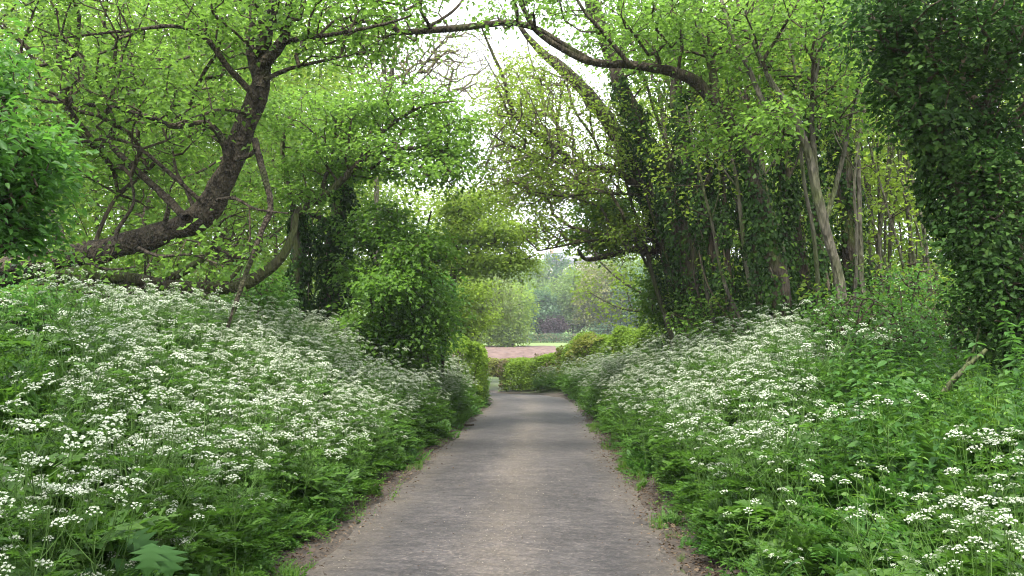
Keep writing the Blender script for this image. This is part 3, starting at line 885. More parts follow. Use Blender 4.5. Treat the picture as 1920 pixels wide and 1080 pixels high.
# ------------------------------------------------------------------ trees over the nettle bank
tA = PL([(1318, 690), (1290, 590), (1255, 480), (1215, 370), (1172, 280), (1125, 205), (1070, 140), (1020, 100), (985, 60), (960, 0)], 21, 20, [22, 20, 19, 17, 16, 14, 12, 8, 5, 3])
tree('leaning_ash', 'ivy wrapped tree leaning over the road with bare brown bark showing high up', 'tree', tA,
     [PL([(1200, 350), (1150, 322), (1090, 312), (1050, 285), (1010, 255), (965, 215), (945, 150), (915, 80), (900, 40)], 20.4, 18.5, [7, 6.5, 6, 5.5, 5, 4.5, 3.5, 2.5, 1.5]),
      PL([(1090, 312), (1020, 296), (960, 275), (920, 250)], 19.8, 18.4, 3.5, 1.2),
      PL([(1230, 470), (1180, 470), (1130, 482), (1098, 486), (1085, 468)], 20.6, 19.4, [7, 6, 5, 4, 2.5]),
      PL([(1225, 450), (1160, 450), (1100, 452), (1050, 462), (1010, 470)], 20.4, 19, 4, 1.2),
      PL([(965, 215), (930, 255), (905, 300)], 19.2, 18.6, 2, 1),
      PL([(1050, 285), (1045, 240), (1050, 190), (1060, 150)], 19.8, 19.6, 3, 1.4),
      PL([(1200, 365), (1120, 362), (1060, 368), (1000, 360)], 20.4, 19, 3, 1),
      PL([(1310, 670), (1280, 560), (1235, 440), (1200, 330), (1175, 250)], 20, 19.4, 3.5, 1.5), PL([(1325, 680), (1345, 560), (1300, 440), (1260, 330), (1190, 210), (1165, 160)], 19.4, 18.6, 3.2, 1.6)],
     [(env(1000, 210, 19.2, 110, 110, 2.2), 330), (env(1050, 340, 19.6, 120, 60, 1.8), 240), (env(1150, 440, 20, 70, 40, 1.2), 110), (env(1130, 250, 20, 80, 90, 2), 150), (env(1030, 430, 19.2, 60, 40, 1.2), 60), (env(950, 330, 19, 60, 60, 1.5), 70)],
     'lime', bare=0.8, leaf=0.09, per=14, spray=0.4, bark='bark', twig='twig_pale', gap=0.1, flat=0.6,
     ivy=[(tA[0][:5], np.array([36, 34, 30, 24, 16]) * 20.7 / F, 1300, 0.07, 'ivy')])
tree('leafy_bough_tree', 'small leafy tree with level tiers of green leaves beside the leaning ash foot', 'tree',
     PL([(1262, 660), (1240, 560), (1215, 470), (1180, 410), (1150, 380)], 22.5, 21.5, [7, 6, 5, 3, 1.5]),
     [PL([(1205, 455), (1150, 440), (1100, 430)], 22, 21, 3, 1)],
     [(env(1140, 400, 21.5, 65, 24, 1.2), 70), (env(1130, 445, 21.4, 70, 18, 1.2), 70), (env(1235, 560, 21.8, 22, 70, 0.6), 50)], 'maple', leaf=0.11, per=34, spray=0.5, flat=0.85, gap=0.0)

tB = PL([(1345, 680), (1310, 560), (1278, 440), (1240, 330), (1195, 235), (1160, 150), (1130, 60), (1105, -20), (1080, -140)], 19, 18.6, [20, 19, 18, 16, 15, 14, 13, 12, 9])
tree('ivy_clad_tree', 'middle ivy clad trunk of the leaning clump with a thick bare top', 'tree', tB,
     [PL([(1160, 150), (1170, 70), (1165, 0), (1175, -80)], 18.7, 18.9, 8, 5), PL([(1240, 330), (1290, 230), (1310, 120), (1300, 0)], 18.8, 19.2, 8, 4),
      PL([(1350, 690), (1370, 600), (1330, 480), (1320, 380), (1290, 300)], 18.2, 17.6, 3, 1.2), PL([(1345, 690), (1322, 600), (1300, 500), (1310, 400), (1330, 300)], 18, 18, 2.5, 1)],
     [(env(1180, 60, 18.6, 120, 100, 2), 120), (env(1120, -40, 18.6, 120, 100, 2), 70), (env(1290, 600, 18.2, 50, 60, .8), 14)], 'maple', leaf=0.10, per=22, spray=0.45, gap=0.2,
     ivy=[(tB[0][:6], np.array([30, 30, 28, 26, 22, 14]) * 18.8 / F, 1100, 0.07, 'ivy')])
tC = PL([(1402, 690), (1375, 590), (1345, 480), (1310, 370), (1285, 280), (1270, 180), (1262, 60), (1255, -60)], 17, 17.4, [17, 16, 15, 14, 13, 11, 9, 6])
tree('ivy_clad_tree', 'ivy clad trunk with dead stems clinging to it beside the leaning ash', 'tree', tC,
     [PL([(1310, 370), (1350, 280), (1375, 180), (1370, 60)], 17.2, 17.6, 6, 3), PL([(1410, 690), (1425, 600), (1400, 500), (1390, 400), (1340, 320)], 16.4, 16.6, 3, 1.2), PL([(1405, 690), (1380, 620), (1330, 540), (1310, 470)], 16.2, 16.6, 2.6, 1)],
     [(env(1290, 60, 17.2, 130, 110, 2), 150), (env(1340, 200, 17.4, 90, 70, 1.4), 60), (env(1370, 600, 16.6, 50, 70, .7), 16)], 'maple', leaf=0.095, per=24, spray=0.42, gap=0.2,
     ivy=[(tC[0][:6], np.array([28, 26, 26, 24, 22, 14]) * 17.2 / F, 1100, 0.07, 'ivy')])

tD = PL([(1512, 725), (1488, 650), (1465, 560), (1445, 470), (1425, 380), (1390, 270), (1345, 195), (1295, 150), (1240, 128)], 13.6, 13.2, [22, 20, 18, 16, 15, 14, 13, 11, 10])
tree('overhanging_tree', 'tree with one great dark bough reaching across the road against the sky', 'tree', tD,
     [PL([(1245, 130), (1180, 122), (1110, 116), (1060, 95), (1010, 60), (985, 20), (960, -40)], 13.2, 12.6, [9.5, 8.5, 7.5, 6.5, 6, 5, 4]),
      PL([(1110, 114), (1060, 86), (1010, 55), (960, 42), (900, 48), (840, 54), (745, 62)], 13, 12.4, [5.5, 6, 6, 6.5, 6.5, 7, 6]),
      PL([(745, 62), (735, 40), (715, 10), (680, -30)], 12.4, 12.2, 5, 3), PL([(750, 58), (690, 40), (640, 55), (590, 80)], 12.4, 11.8, 4, 1.5), PL([(790, 58), (850, 20), (890, -30)], 12.4, 12.8, 3.5, 2),
      PL([(1345, 195), (1330, 110), (1310, 40), (1320, -60)], 13.2, 13.6, 9, 6), PL([(1180, 122), (1130, 60), (1095, 20), (1060, -40)], 13, 12.6, 5, 2.5)],
     [(env(1330, 50, 13.2, 150, 80, 1.6), 150), (env(1200, 60, 13, 120, 60, 1.4), 80), (env(700, 30, 12.2, 130, 45, 1.2), 60), (env(880, 5, 12.4, 150, 40, 1.2), 55), (env(1350, 240, 13.2, 80, 50, 1), 40), (env(1020, 0, 12.4, 60, 50, 1), 26)],
     'maple', leaf=0.085, per=18, spray=0.34, gap=0.15,
     ivy=[(tD[0][:6], np.array([27, 25, 22, 20, 17, 12]) * 13.5 / F, 900, 0.065, 'ivy')])

tree('smooth_stemmed_tree', 'smooth grey stem forking into three rising rods on the nettle bank', 'tree',
     PL([(1578, 560), (1568, 500), (1548, 430), (1535, 375), (1520, 310), (1506, 262), (1482, 205), (1450, 160), (1425, 105), (1405, 60)], 12, 11.8, [10, 9, 8.5, 9.5, 7.5, 8.5, 6, 5.5, 4.5, 3.5]),
     [PL([(1510, 275), (1475, 240), (1430, 190), (1400, 120), (1370, 60), (1345, -20)], 11.9, 12.2, [6, 5.5, 5.5, 5, 4.5, 3]), PL([(1548, 420), (1530, 330), (1522, 200), (1535, 100), (1525, 0)], 12, 12.4, 6, 3),
      PL([(1545, 420), (1572, 330), (1600, 200), (1630, 90), (1640, 0)], 12, 12.4, 5, 2.5)],
     [(env(1470, 60, 12, 150, 80, 1.5), 130), (env(1440, 240, 11.6, 60, 40, 0.8), 36), (env(1590, 180, 12.2, 80, 80, 1), 50)], 'maple', leaf=0.085, per=20, spray=0.34, bark='bark_pale', gap=0.15)
tE = PL([(1610, 640), (1598, 520), (1590, 400), (1580, 300), (1560, 190), (1540, 80), (1530, -40)], 15.5, 15.5, [17, 16, 15, 14, 12, 10, 7])
tree('ivy_clad_tree', 'dark ivy trunk standing straight behind the smooth forking stem', 'tree', tE, [], [(env(1550, 60, 15.5, 140, 110, 2), 140)], 'maple', leaf=0.095, per=24, spray=0.42, gap=0.2,
     ivy=[(tE[0], np.array([24, 25, 26, 24, 22, 18, 13]) * 15.5 / F, 900, 0.065, 'ivy')])
tG = PL([(1520, 660), (1505, 540), (1490, 430), (1470, 320), (1450, 200), (1430, 80), (1420, -40)], 16.5, 16.5, [16, 15, 14, 13, 12, 10, 7])
tree('ivy_clad_tree', 'dark ivy trunk between the smooth forking stem and the overhanging tree', 'tree', tG, [], [(env(1430, 90, 16.5, 130, 110, 2), 150)], 'wood', leaf=0.095, per=26, spray=0.45, gap=0.2,
     ivy=[(tG[0], np.array([27, 27, 26, 24, 22, 18, 13]) * 16.5 / F, 900, 0.065, 'ivy')])

tF = PL([(1925, 760), (1900, 660), (1875, 560), (1845, 460), (1800, 360), (1755, 250), (1715, 160), (1680, 60), (1655, -60)], 8, 8.4, [26, 24, 22, 20, 18, 16, 14, 12, 9])
tree('ivy_clad_tree', 'huge leaning trunk smothered in near black ivy beside the broken branch', 'tree', tF,
     [PL([(1800, 360), (1850, 240), (1880, 100), (1900, -60)], 8.2, 8.6, 10, 5), PL([(1860, 500), (1910, 400), (1935, 260)], 8.1, 8, 8, 4), PL([(1755, 250), (1700, 190), (1640, 150)], 8.3, 8, 5, 2)],
     [(env(1770, 50, 8.3, 160, 110, 1.1), 170), (env(1870, 120, 8.4, 110, 170, 1.0), 140), (env(1870, 300, 8.1, 70, 100, 0.7), 70), (env(1650, 30, 8.2, 80, 70, 0.8), 40), (env(1720, 180, 8.2, 60, 100, 0.6), 60), (env(1910, 520, 8, 50, 110, 0.5), 50), (env(1935, 420, 8.8, 50, 220, 0.6), 90), (env(1815, 390, 8.1, 60, 120, 0.45), 90), (env(1860, 570, 8, 55, 90, .4), 70)],
     'ivycrown', leaf=0.062, per=30, spray=0.24, six=True, gap=0.25, flat=0.3, gscale=1.6,
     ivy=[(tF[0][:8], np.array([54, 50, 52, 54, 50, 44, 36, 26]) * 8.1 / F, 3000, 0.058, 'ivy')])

HZ = [(1640, 17, 7.5, 'lime', 'hazel clump of thin rods standing just behind the straight ivy trunk'), (1705, 18, 7.5, 'lime', 'hazel clump of leaning rods midway along the nettle bank'), (1765, 15.5, 6.0, 'lime', 'hazel clump of thin rods beside the huge leaning ivy trunk'),
      (1400, 21, 7.5, 'maple', 'hazel rods filling the gap behind the overhanging tree'), (1560, 22, 8.5, 'lime', 'tall hazel clump deep in the wood behind the forking stem')]
for px, Y, h, mt, lb in HZ:
    b = on_ground(px, Y)
    stems = []
    for i in range(7):
        a = RNG.uniform(0, 6.28); s = RNG.uniform(0.3, 1.6)
        e = b + np.array([math.cos(a) * s, math.sin(a) * s, h * RNG.uniform(0.7, 1.0)])
        mid = b * 0.5 + e * 0.5 + RNG.normal(0, 0.12, 3)
        r = RNG.uniform(0.022, 0.05)
        stems.append((np.array([b + np.array([math.cos(a), math.sin(a), 0]) * 0.15, mid, e]), np.array([r, r * 0.75, r * 0.35])))
    c = b + np.array([0, 0, h * 0.62])
    shrub('hazel', lb, stems, [((c, (1.7, 1.4, h * 0.46)), 150)], mt, leaf=0.10, per=18, spray=0.45, bark='bark_pale', group='hazel clumps in the wood', gap=0.2, flat=0.75)

WOODR = [(1330, 34, 16, 4.2, 'lime'), (1440, 28, 15, 3.6, 'lime'), (1530, 33, 17, 4.2, 'wood'), (1640, 26, 14, 3.6, 'lime'), (1740, 30, 16, 4.2, 'lime'), (1850, 24, 14, 3.8, 'wood'),
         (1980, 20, 12, 3.6, 'wood'), (1240, 42, 17, 4.2, 'lime'), (1400, 48, 20, 5.2, 'wood'), (1620, 46, 20, 5.4, 'lime'), (1820, 42, 20, 5.4, 'wood')]
WRL = ['pale tree behind the foot of the leaning ash clump', 'pale tree seen between the ivy trunks and the overhanging tree', 'woodland tree directly behind the dark straight ivy trunk', 'pale tree behind the hazel rods on the nettle bank',
       'pale tree showing in the gap before the huge ivy trunk', 'woodland tree behind the huge leaning ivy trunk', 'woodland tree at the edge of view beyond the huge ivy trunk', 'pale tree above the bare top of the leaning ash',
       'tall tree at the back of the wood behind the leaning clump', 'tall pale tree at the back of the wood behind the hazels', 'tall tree at the back of the wood beyond the huge ivy trunk']
for (px, Y, h, cr, mt), lb in zip(WOODR, WRL):
    k = Y / 20
    straight_tree('woodland_tree', lb, 'tree', px, Y, h, cr, mt, int(170 + 8 * cr * cr), r0=0.06 + 0.005 * h, lean=(RNG.uniform(-1.5, 0.6), RNG.uniform(-1, 1)), leaf=0.10 + 0.05 * k,
                  per=26, spray=0.5 + 0.22 * k, low=0.12, nlimb=6, bark='bark_pale', group='trees of the wood behind the nettle bank', gap=0.22, r_twig=0.0035 + 0.001 * k)

SS = [(1305, 21.5, 1120, 330, 4, 0, 'lowest bare stem slanting over the road from the leaning ash foot'), (1318, 19.2, 1240, 20, 6, 1, 'ivy flecked stem running alongside the middle ivy clad trunk'), (1350, 17.6, 1262, 130, 4, 0, 'thin grey stem bowed across the middle ivy clad trunk'),
      (1376, 16.8, 1330, -20, 6, 1, 'ivy flecked stem rising in front of the trunk with dead stems'), (1410, 15.6, 1285, 200, 4, 0, 'thin bowed stem slanting across the trunk with dead stems'), (1450, 14.2, 1420, -20, 5, 0, 'grey stem standing against the overhanging tree'),
      (1500, 15.4, 1450, 60, 6, 1, 'ivy flecked stem between the overhanging tree and the dark ivy trunk'), (1590, 13.2, 1640, 40, 4, 0, 'thin grey rod just past the smooth forking stem'), (1285, 20.5, 1150, 260, 5, 0, 'slender bare stem leaning over the road from the foot of the leaning ash'), (1330, 19.6, 1205, 120, 6, 1, 'slender ivy stem rising between the first two leaning ivy trunks'),
      (1362, 18.4, 1230, 60, 5, 0, 'slender pale stem crossing in front of the middle ivy clad trunk'), (1385, 17.8, 1290, 30, 7, 1, 'slender ivy stem next to the trunk with dead stems'),
      (1425, 16, 1330, 100, 5, 0, 'slender bare stem between the trunk with dead stems and the overhanging tree'), (1440, 15.2, 1385, -20, 7, 1, 'straight ivy stem just roadward of the overhanging tree'),
      (1470, 14.6, 1400, 60, 4, 0, 'thin pale stem rising behind the foot of the overhanging tree'), (1540, 13.4, 1470, 20, 5, 0, 'thin stem rising roadward of the smooth forking stem'),
      (1560, 14.4, 1500, -20, 8, 1, 'ivy stem just behind the smooth forking stem'), (1625, 14.6, 1600, -20, 6, 0, 'pale stem standing between the straight ivy trunk and the hazels'),
      (1650, 15.5, 1680, 40, 5, 0, 'pale stem tilting towards the huge ivy trunk'), (1300, 22.5, 1240, 180, 9, 1, 'furthest ivy stem of the leaning clump'), (1415, 19.5, 1360, -20, 9, 1, 'shaded ivy stem deep inside the leaning clump'),
      (1480, 18.5, 1460, -20, 8, 1, 'shaded ivy stem behind the dark ivy trunk')]
for px, Y, tx, ty, r, iv_, lb in SS:
    b0 = on_ground(px, Y)
    e0 = P(tx, ty, Y + RNG.uniform(-.5, .5))
    t = np.linspace(0, 1, 6)[:, None]
    pl = b0 + (e0 - b0) * t + np.array([.35, 0, 0]) * np.sin(np.pi * t) * (px - tx) / 150 * RNG.uniform(-.3, .9) + RNG.normal(0, .05, (6, 3)) * np.array([1, 1, 0]) * (t > 0)
    rr = np.linspace(r, r * .45, 6) * Y / F
    m1 = pl[3]
    tree('slender_tree', lb, 'tree', (pl, rr), [(np.array([m1, m1 + np.array([RNG.uniform(-.5, .3), RNG.uniform(-.3, .3), .8]), m1 + np.array([RNG.uniform(-1.0, .6), RNG.uniform(-.4, .4), 1.7])]), np.array([rr[3] * .6, rr[3] * .4, .006]))],
         [((tuple(pl[4]), (.9, .7, 1.3)), 20), ((tuple(pl[2]), (.6, .5, 1.2)), 2)], 'maple' if iv_ else 'lime', leaf=.09, per=18, spray=.36, bark='bark' if iv_ else 'bark_pale', gap=.1, trunk_sides=8, bare=.6,
         group='slender stems of the leaning clump', ivy=[(pl[:4 + (r > 7)], np.linspace(r + 13, r + 5, 4 + (r > 7)) * Y / F, 700, .068, 'ivy')] if iv_ else None)

for x, y, h, cr, lb in [(-6.5, -3, 13, 4.6, 'tree standing on the flower bank behind the viewer'), (6.5, -5, 13, 5.0, 'tree standing on the nettle bank behind the viewer'), (-7, -14, 15, 5.5, 'tree further back on the flower bank behind the viewer'), (7, -15, 15, 5.5, 'tree further back on the nettle bank behind the viewer')]:
    b = np.array([x, y, float(ground_z(x, y)) - .15])
    tp = b + np.array([[0, 0, 0], [-.1 * np.sign(x), 0, 3], [-.5 * np.sign(x), 0, 7], [-1.0 * np.sign(x), 0, h]])
    tree('lane_tree', lb, 'tree', (tp, np.array([.26, .22, .15, .03])),
         [(np.array([tp[1], tp[1] + np.array([-2.5 * np.sign(x), .5, 2.5]), tp[1] + np.array([-5.5 * np.sign(x), 1, 4.0])]), np.array([.12, .08, .03]))],
         [((b[0] - 2.2 * np.sign(x), b[1], b[2] + h * .62), (cr, cr, h * .3))and(((b[0] - 2.2 * np.sign(x), b[1], b[2] + h * .62), (cr, cr, h * .3)), 330)], 'maple', leaf=.16, per=26, spray=.7, gap=.15)

# understorey bushes on the nettle bank
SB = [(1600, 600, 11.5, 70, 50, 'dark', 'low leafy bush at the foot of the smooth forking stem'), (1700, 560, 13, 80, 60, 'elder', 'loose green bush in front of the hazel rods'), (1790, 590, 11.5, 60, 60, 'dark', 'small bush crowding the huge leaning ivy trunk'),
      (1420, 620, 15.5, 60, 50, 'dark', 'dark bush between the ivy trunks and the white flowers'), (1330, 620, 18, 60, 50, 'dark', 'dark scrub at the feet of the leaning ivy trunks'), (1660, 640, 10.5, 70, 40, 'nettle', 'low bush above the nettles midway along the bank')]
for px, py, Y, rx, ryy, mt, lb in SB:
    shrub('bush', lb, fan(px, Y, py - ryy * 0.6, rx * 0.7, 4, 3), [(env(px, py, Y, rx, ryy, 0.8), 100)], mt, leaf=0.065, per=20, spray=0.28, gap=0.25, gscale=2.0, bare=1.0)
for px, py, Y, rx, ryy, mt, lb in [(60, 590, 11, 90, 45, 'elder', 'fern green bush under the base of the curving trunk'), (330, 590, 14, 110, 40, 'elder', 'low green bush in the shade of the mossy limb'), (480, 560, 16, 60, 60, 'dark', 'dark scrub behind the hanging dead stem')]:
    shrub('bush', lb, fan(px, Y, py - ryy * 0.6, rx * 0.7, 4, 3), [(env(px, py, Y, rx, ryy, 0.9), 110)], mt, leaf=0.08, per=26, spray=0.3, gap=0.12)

# ------------------------------------------------------------------ hedges
def hedge(label, path, w, h, mats, n, leaf, z0=None, lumps=0.22, name='hedge'):
    """Clipped hedge along a world path: stems inside and several leaf skins of different tint."""
    path = np.asarray(path, float)
    p3 = np.stack([path[:, 0], path[:, 1], ground_z(path[:, 0], path[:, 1])], 1)
    q, hq = resample(p3, np.broadcast_to(np.asarray(h, float), (len(p3),)), step=0.2)
    base = q[0].copy()
    root = bpy.data.objects.new(name, None); COL.objects.link(root); root.location = base
    tag(root, label, 'hedge')
    t = norm(np.gradient(q, axis=0)); side = norm(np.cross(t, np.array([0, 0, 1.0])))
    stems = []
    for i in range(0, len(q), 2):
        for k in range(2):
            b = q[i] + side[i] * RNG.uniform(-0.2, 0.2) * w
            e = b + side[i] * RNG.normal(0, 0.25) * w + np.array([RNG.normal(0, .15), RNG.normal(0, .15), hq[i] * RNG.uniform(0.6, 0.92)])
            stems.append(np.stack([b - np.array([0, 0, .1]), (b + e) / 2 + RNG.normal(0, .08, 3), e]))
    v, fs = tubes(np.array(stems) - base, np.tile(np.array([0.022, 0.015, 0.006]), (len(stems), 1)), 5)
    tag(link('stem', mesh_from('stem', v, fs, M['twig'], smooth=True), root), kind='stuff')
    for mi, (mat, share) in enumerate(mats):
        k = int(n * share)
        i = RNG.integers(0, len(q), k)
        a = RNG.uniform(-0.15, np.pi + 0.15, k)
        sq = 0.5
        cx, cz = np.cos(a), np.sin(a)
        cx = np.sign(cx) * np.abs(cx) ** sq; cz = np.sign(cz) * np.abs(cz) ** sq
        h = hq[i]
        pos0 = q[i] + np.array([0, 0, 1.0]) * (h * 0.5)[:, None]
        lump = np.array([mnoise.noise(Vector((x[0] * 0.9 + c * 0.8, x[1] * 0.9, z * 0.8 + mi * 2))) for x, c, z in zip(pos0, cx, cz)])
        rr = 1 + lumps * lump - 0.25 * RNG.uniform(0, 1, k) ** 2
        keep = np.ones(k, bool)
        if mi > 0:
            pt = np.array([mnoise.noise(Vector((x[0] * 0.45 + 31, x[1] * 0.45, c + z * 1.2))) for x, c, z in zip(pos0, cx, cz)])
            keep = pt > 0.0
        yy = np.where(a < 0, RNG.uniform(0, .5, k), 1)
        z = h * (0.42 + 0.58 * cz * rr)
        low = RNG.uniform(0, 1, k) < 0.35
        z = np.where(low, RNG.uniform(0.0, 0.7, k) * h, z)
        pos = q[i] + side[i] * (cx * w * 0.5 * rr)[:, None] + np.array([0, 0, 1.0]) * z[:, None] + t[i] * RNG.uniform(-.1, .1, k)[:, None]
        o = side[i] * cx[:, None] * 0.55 + np.array([0, 0, 1.0]) * (cz * 0.6 + 0.75)[:, None]
        nr = norm(o + RNG.normal(0, 0.5, (k, 3)))
        ld = norm(np.cross(nr, RNG.normal(0, 1, (k, 3))) + o * 0.5)
        v, fs = leaves((pos - base)[keep], ld[keep], nr[keep], leaf * RNG.uniform(0.6, 1.3, keep.sum()), 0.6)
        tag(link('foliage', mesh_from('foliage', v, fs, M[mat]), root), kind='stuff')
    return root


def gp(px, Y):
    p = P(px, 640, Y)
    return (p[0], p[1])


hedge('bright green clipped hedge standing across the bend at the end of the lane', [gp(958, 46), gp(1010, 44.5), gp(1060, 43), gp(1100, 41.5)], 1.8, [1.5, 1.62, 1.7, 1.7], [('hedge', 0.85), ('hedgebrown', 0.18)], 26000, 0.13, lumps=0.42)
hedge('yellow green hedge rising beside the leaning ash clump at the bend', [gp(1085, 39.8), gp(1110, 38), gp(1170, 35), gp(1200, 33.5)], 1.9, [1.7, 1.75, 1.4, 1.3], [('hedge', 0.8), ('hedgeyel', 0.5), ('hedgebrown', 0.06)], 24000, 0.13, lumps=0.4)
hedge('small dense bush like hedge end bulging above the white flowers at the bend', [gp(1185, 33), gp(1225, 31)], 1.4, 1.55, [('hedge', 0.9)], 9000, 0.11, lumps=0.5)
hedge('low yellowing hedge in front of the ploughed field', [gp(860, 62), gp(910, 60), gp(955, 59)], 1.6, 1.15, [('hedgeyel', 0.8), ('hedgebrown', 0.6)], 12000, 0.16)
hedge('low hedge running along the near edge of the ploughed field', [gp(955, 66), gp(1010, 65), gp(1090, 62), gp(1180, 60)], 1.6, 0.85, [('hedge', 0.8), ('hedgeyel', 0.5)], 14000, 0.17)
hedge('rounded bright green hedge below the dark shrub beside the road', [gp(840, 30.5), gp(862, 28.5), gp(852, 26.5)], 1.7, 1.75, [('hedge', 1.0)], 15000, 0.10, lumps=0.3)
hedge('long trimmed hedge along the far side of the ploughed field', [(-60, 152), (-25, 151), (-10, 150), (10, 150), (35, 149), (60, 150)], 2.6, 1.55, [('fardark', 0.7), ('hedgebrown', 0.55)], 26000, 0.28, lumps=0.15)

# ------------------------------------------------------------------ far trees, cottage
FAR = [(905, 158, 12, 5.0, 'far', 'far tree at the end of the field hedge nearest the willow'), (960, 172, 15, 5.5, 'far', 'far rounded tree beyond the field hedge above the bright bush'), (1010, 160, 9, 3.4, 'fardark', 'dark low tree beyond the middle of the field hedge'),
       (1075, 164, 13, 5.2, 'far', 'far green tree in the centre of the view above the ploughed field'), (1130, 158, 13.5, 5.0, 'faryel', 'far yellow tinted tree beyond the hedge at the bend'), (1185, 157, 12.5, 4.8, 'fardark', 'far blue green tree beside the leaning ash clump'),
       (1230, 162, 15, 5.4, 'fardark', 'far dark tree half hidden by the leaning ivy trunks'), (1000, 200, 16, 4.2, 'far', 'slim far tree rising behind the field trees'), (1045, 205, 17, 4.6, 'fardark', 'tallest dark far tree under the cottage roof'),
       (1110, 210, 15, 6.0, 'faryel', 'broad pale far tree below the cottage'), (1170, 205, 19, 6.0, 'far', 'tall far tree beside the cottage'), (860, 180, 18, 6.5, 'far', 'far tree showing behind the hawthorn'), (800, 200, 22, 7.0, 'far', 'large far tree behind the end of the wood')]
for px, Y, h, cr, mt, lb in FAR:
    straight_tree('field_tree', lb, 'tree', px, Y, h, cr, mt, 240, r0=0.3, leaf=0.55, per=24, spray=1.5, low=0.08, nlimb=6, group='trees beyond the ploughed field', gap=0.05, r_twig=0.02, shell=0.15)
shrub('blackthorn_shrub', 'dark purplish scrub beyond the middle of the field hedge', fan(1040, 156, 605, 26, 4, 1.5), [(env(1040, 612, 156, 28, 16, 2), 90)], 'purple', leaf=0.4, per=22, spray=1.0, gap=0.0, r_twig=0.02)
shrub('blackthorn_shrub', 'blue green scrub row beyond the hedge beside the leaning ash clump', fan(1180, 155, 605, 60, 5, 1.5), [(env(1175, 618, 155, 70, 20, 2), 150)], 'fardark', leaf=0.4, per=24, spray=1.0, gap=0.0, r_twig=0.02)


def box(g, lo, hi, mi=0):
    x0, y0, z0 = lo; x1, y1, z1 = hi
    v = [(x0, y0, z0), (x1, y0, z0), (x1, y1, z0), (x0, y1, z0), (x0, y0, z1), (x1, y0, z1), (x1, y1, z1), (x0, y1, z1)]
    g.add(v, [np.array([(0, 3, 2, 1), (4, 5, 6, 7), (0, 1, 5, 4), (1, 2, 6, 5), (2, 3, 7, 6), (3, 0, 4, 7)])], mi)


M['slate'] = plain_mat('roof_slate', (0.17, 0.16, 0.21), 0.6, (0.24, 0.23, 0.28), 2.0)
M['render'] = plain_mat('pale_wall', (0.55, 0.5, 0.45), 0.9, (0.6, 0.55, 0.5), 1.0)
M['brickred'] = plain_mat('red_brick', (0.33, 0.15, 0.10), 0.9, (0.42, 0.22, 0.16), 3.0)
M['pane'] = plain_mat('window_pane', (0.03, 0.035, 0.04), 0.1)
hp = P(1072, 640, 262); hz = float(ground_z(hp[0], hp[1]))
cot = bpy.data.objects.new('cottage', None); COL.objects.link(cot); cot.location = (hp[0], hp[1], P(1072, 492, 262)[2] - 3.2)
tag(cot, 'far pale cottage with a violet grey slate roof above the field trees', 'house')
g = Geo(); box(g, (-7.5, 0, -6), (7.5, 7, 3.0)); link('wall', g.mesh('wall', M['render']), cot)
g = Geo()
g.add([(-8, -.6, 2.9), (8, -.6, 2.9), (8, 7.6, 2.9), (-8, 7.6, 2.9), (-8, 3.5, 6.6), (8, 3.5, 6.6)], [np.array([(0, 1, 5, 4), (2, 3, 4, 5), (0, 3, 2, 1)]), np.array([(0, 4, 3), (1, 2, 5)])])
roof = link('roof', g.mesh('roof', M['slate']), cot)
g = Geo(); box(g, (-6.6, 3.0, 4.5), (-5.4, 4.2, 8.2)); link('chimney', g.mesh('chimney', M['brickred']), roof)
g = Geo(); box(g, (5.2, 3.0, 4.5), (6.2, 4.0, 7.9)); link('chimney', g.mesh('chimney', M['brickred']), roof)
for x in (-4.5, 0, 4.5):
    g = Geo(); box(g, (x - .6, -.06, .4), (x + .6, .04, 1.9)); wn = link('window', g.mesh('window', M['render']), cot)
    g = Geo(); box(g, (x - .5, -.09, .5), (x + .5, -.05, 1.8)); link('pane', g.mesh('pane', M['pane']), wn)

# thin damp air: one closed box round everything, the sky outside it
HAZE = 0.0005
gH = Geo(); box(gH, (-1600, -120, -40), (1600, 3100, 130))
m, nt, out = nodes_of('damp_air')
vol = nt.nodes.new('ShaderNodeVolumePrincipled')
vol.inputs['Color'].default_value = (0.86, 0.92, 1.0, 1)
vol.inputs['Density'].default_value = HAZE
vol.inputs['Anisotropy'].default_value = 0.2
nt.links.new(vol.outputs[0], out.inputs['Volume'])
if HAZE > 0:
    tag(link('haze', gH.mesh('haze', m)), kind='stuff')

# ------------------------------------------------------------------ cow parsley
def frond(g, base, d, up, ln, w, mi, nseg=7):
    """Fern like leaf: leaflets in pairs along a rib, each pair a small leaf of three blades."""
    d = norm(np.asarray(d, float)); s = norm(np.cross(d, up)); up = np.cross(s, d)
    C, D, Nn, LN = [], [], [], []
    for i in range(nseg):
        t = (i + 1) / nseg
        c = base + d * ln * t - up * ln * 0.35 * t * t
        k = w * (1 - t) ** 0.8 + 0.25 * w
        for sg in (-1, 1):
            for j, f in enumerate((0.35, 0.7, 1.0)):
                C.append(c + s * sg * k * f * 0.55 + d * k * 0.12 * j); D.append(s * sg * 0.75 + d * (0.6 + 0.2 * j) + RNG.normal(0, .2, 3)); Nn.append(up + RNG.normal(0, .3, 3)); LN.append(k * 0.55)
    v, fs = leaves(np.array(C), np.array(D), np.array(Nn), np.array(LN), 0.6, fold=0.1)
    g.add(v, fs, mi)
    p, r = resample(np.array([base, base + d * ln * .5 - up * ln * .09, base + d * ln - up * ln * .35]), np.array([.003, .002, .001]) * 1.2, n=4)
    v, fs = tubes(p[None], r[None], 3)
    g.add(v, fs, mi)


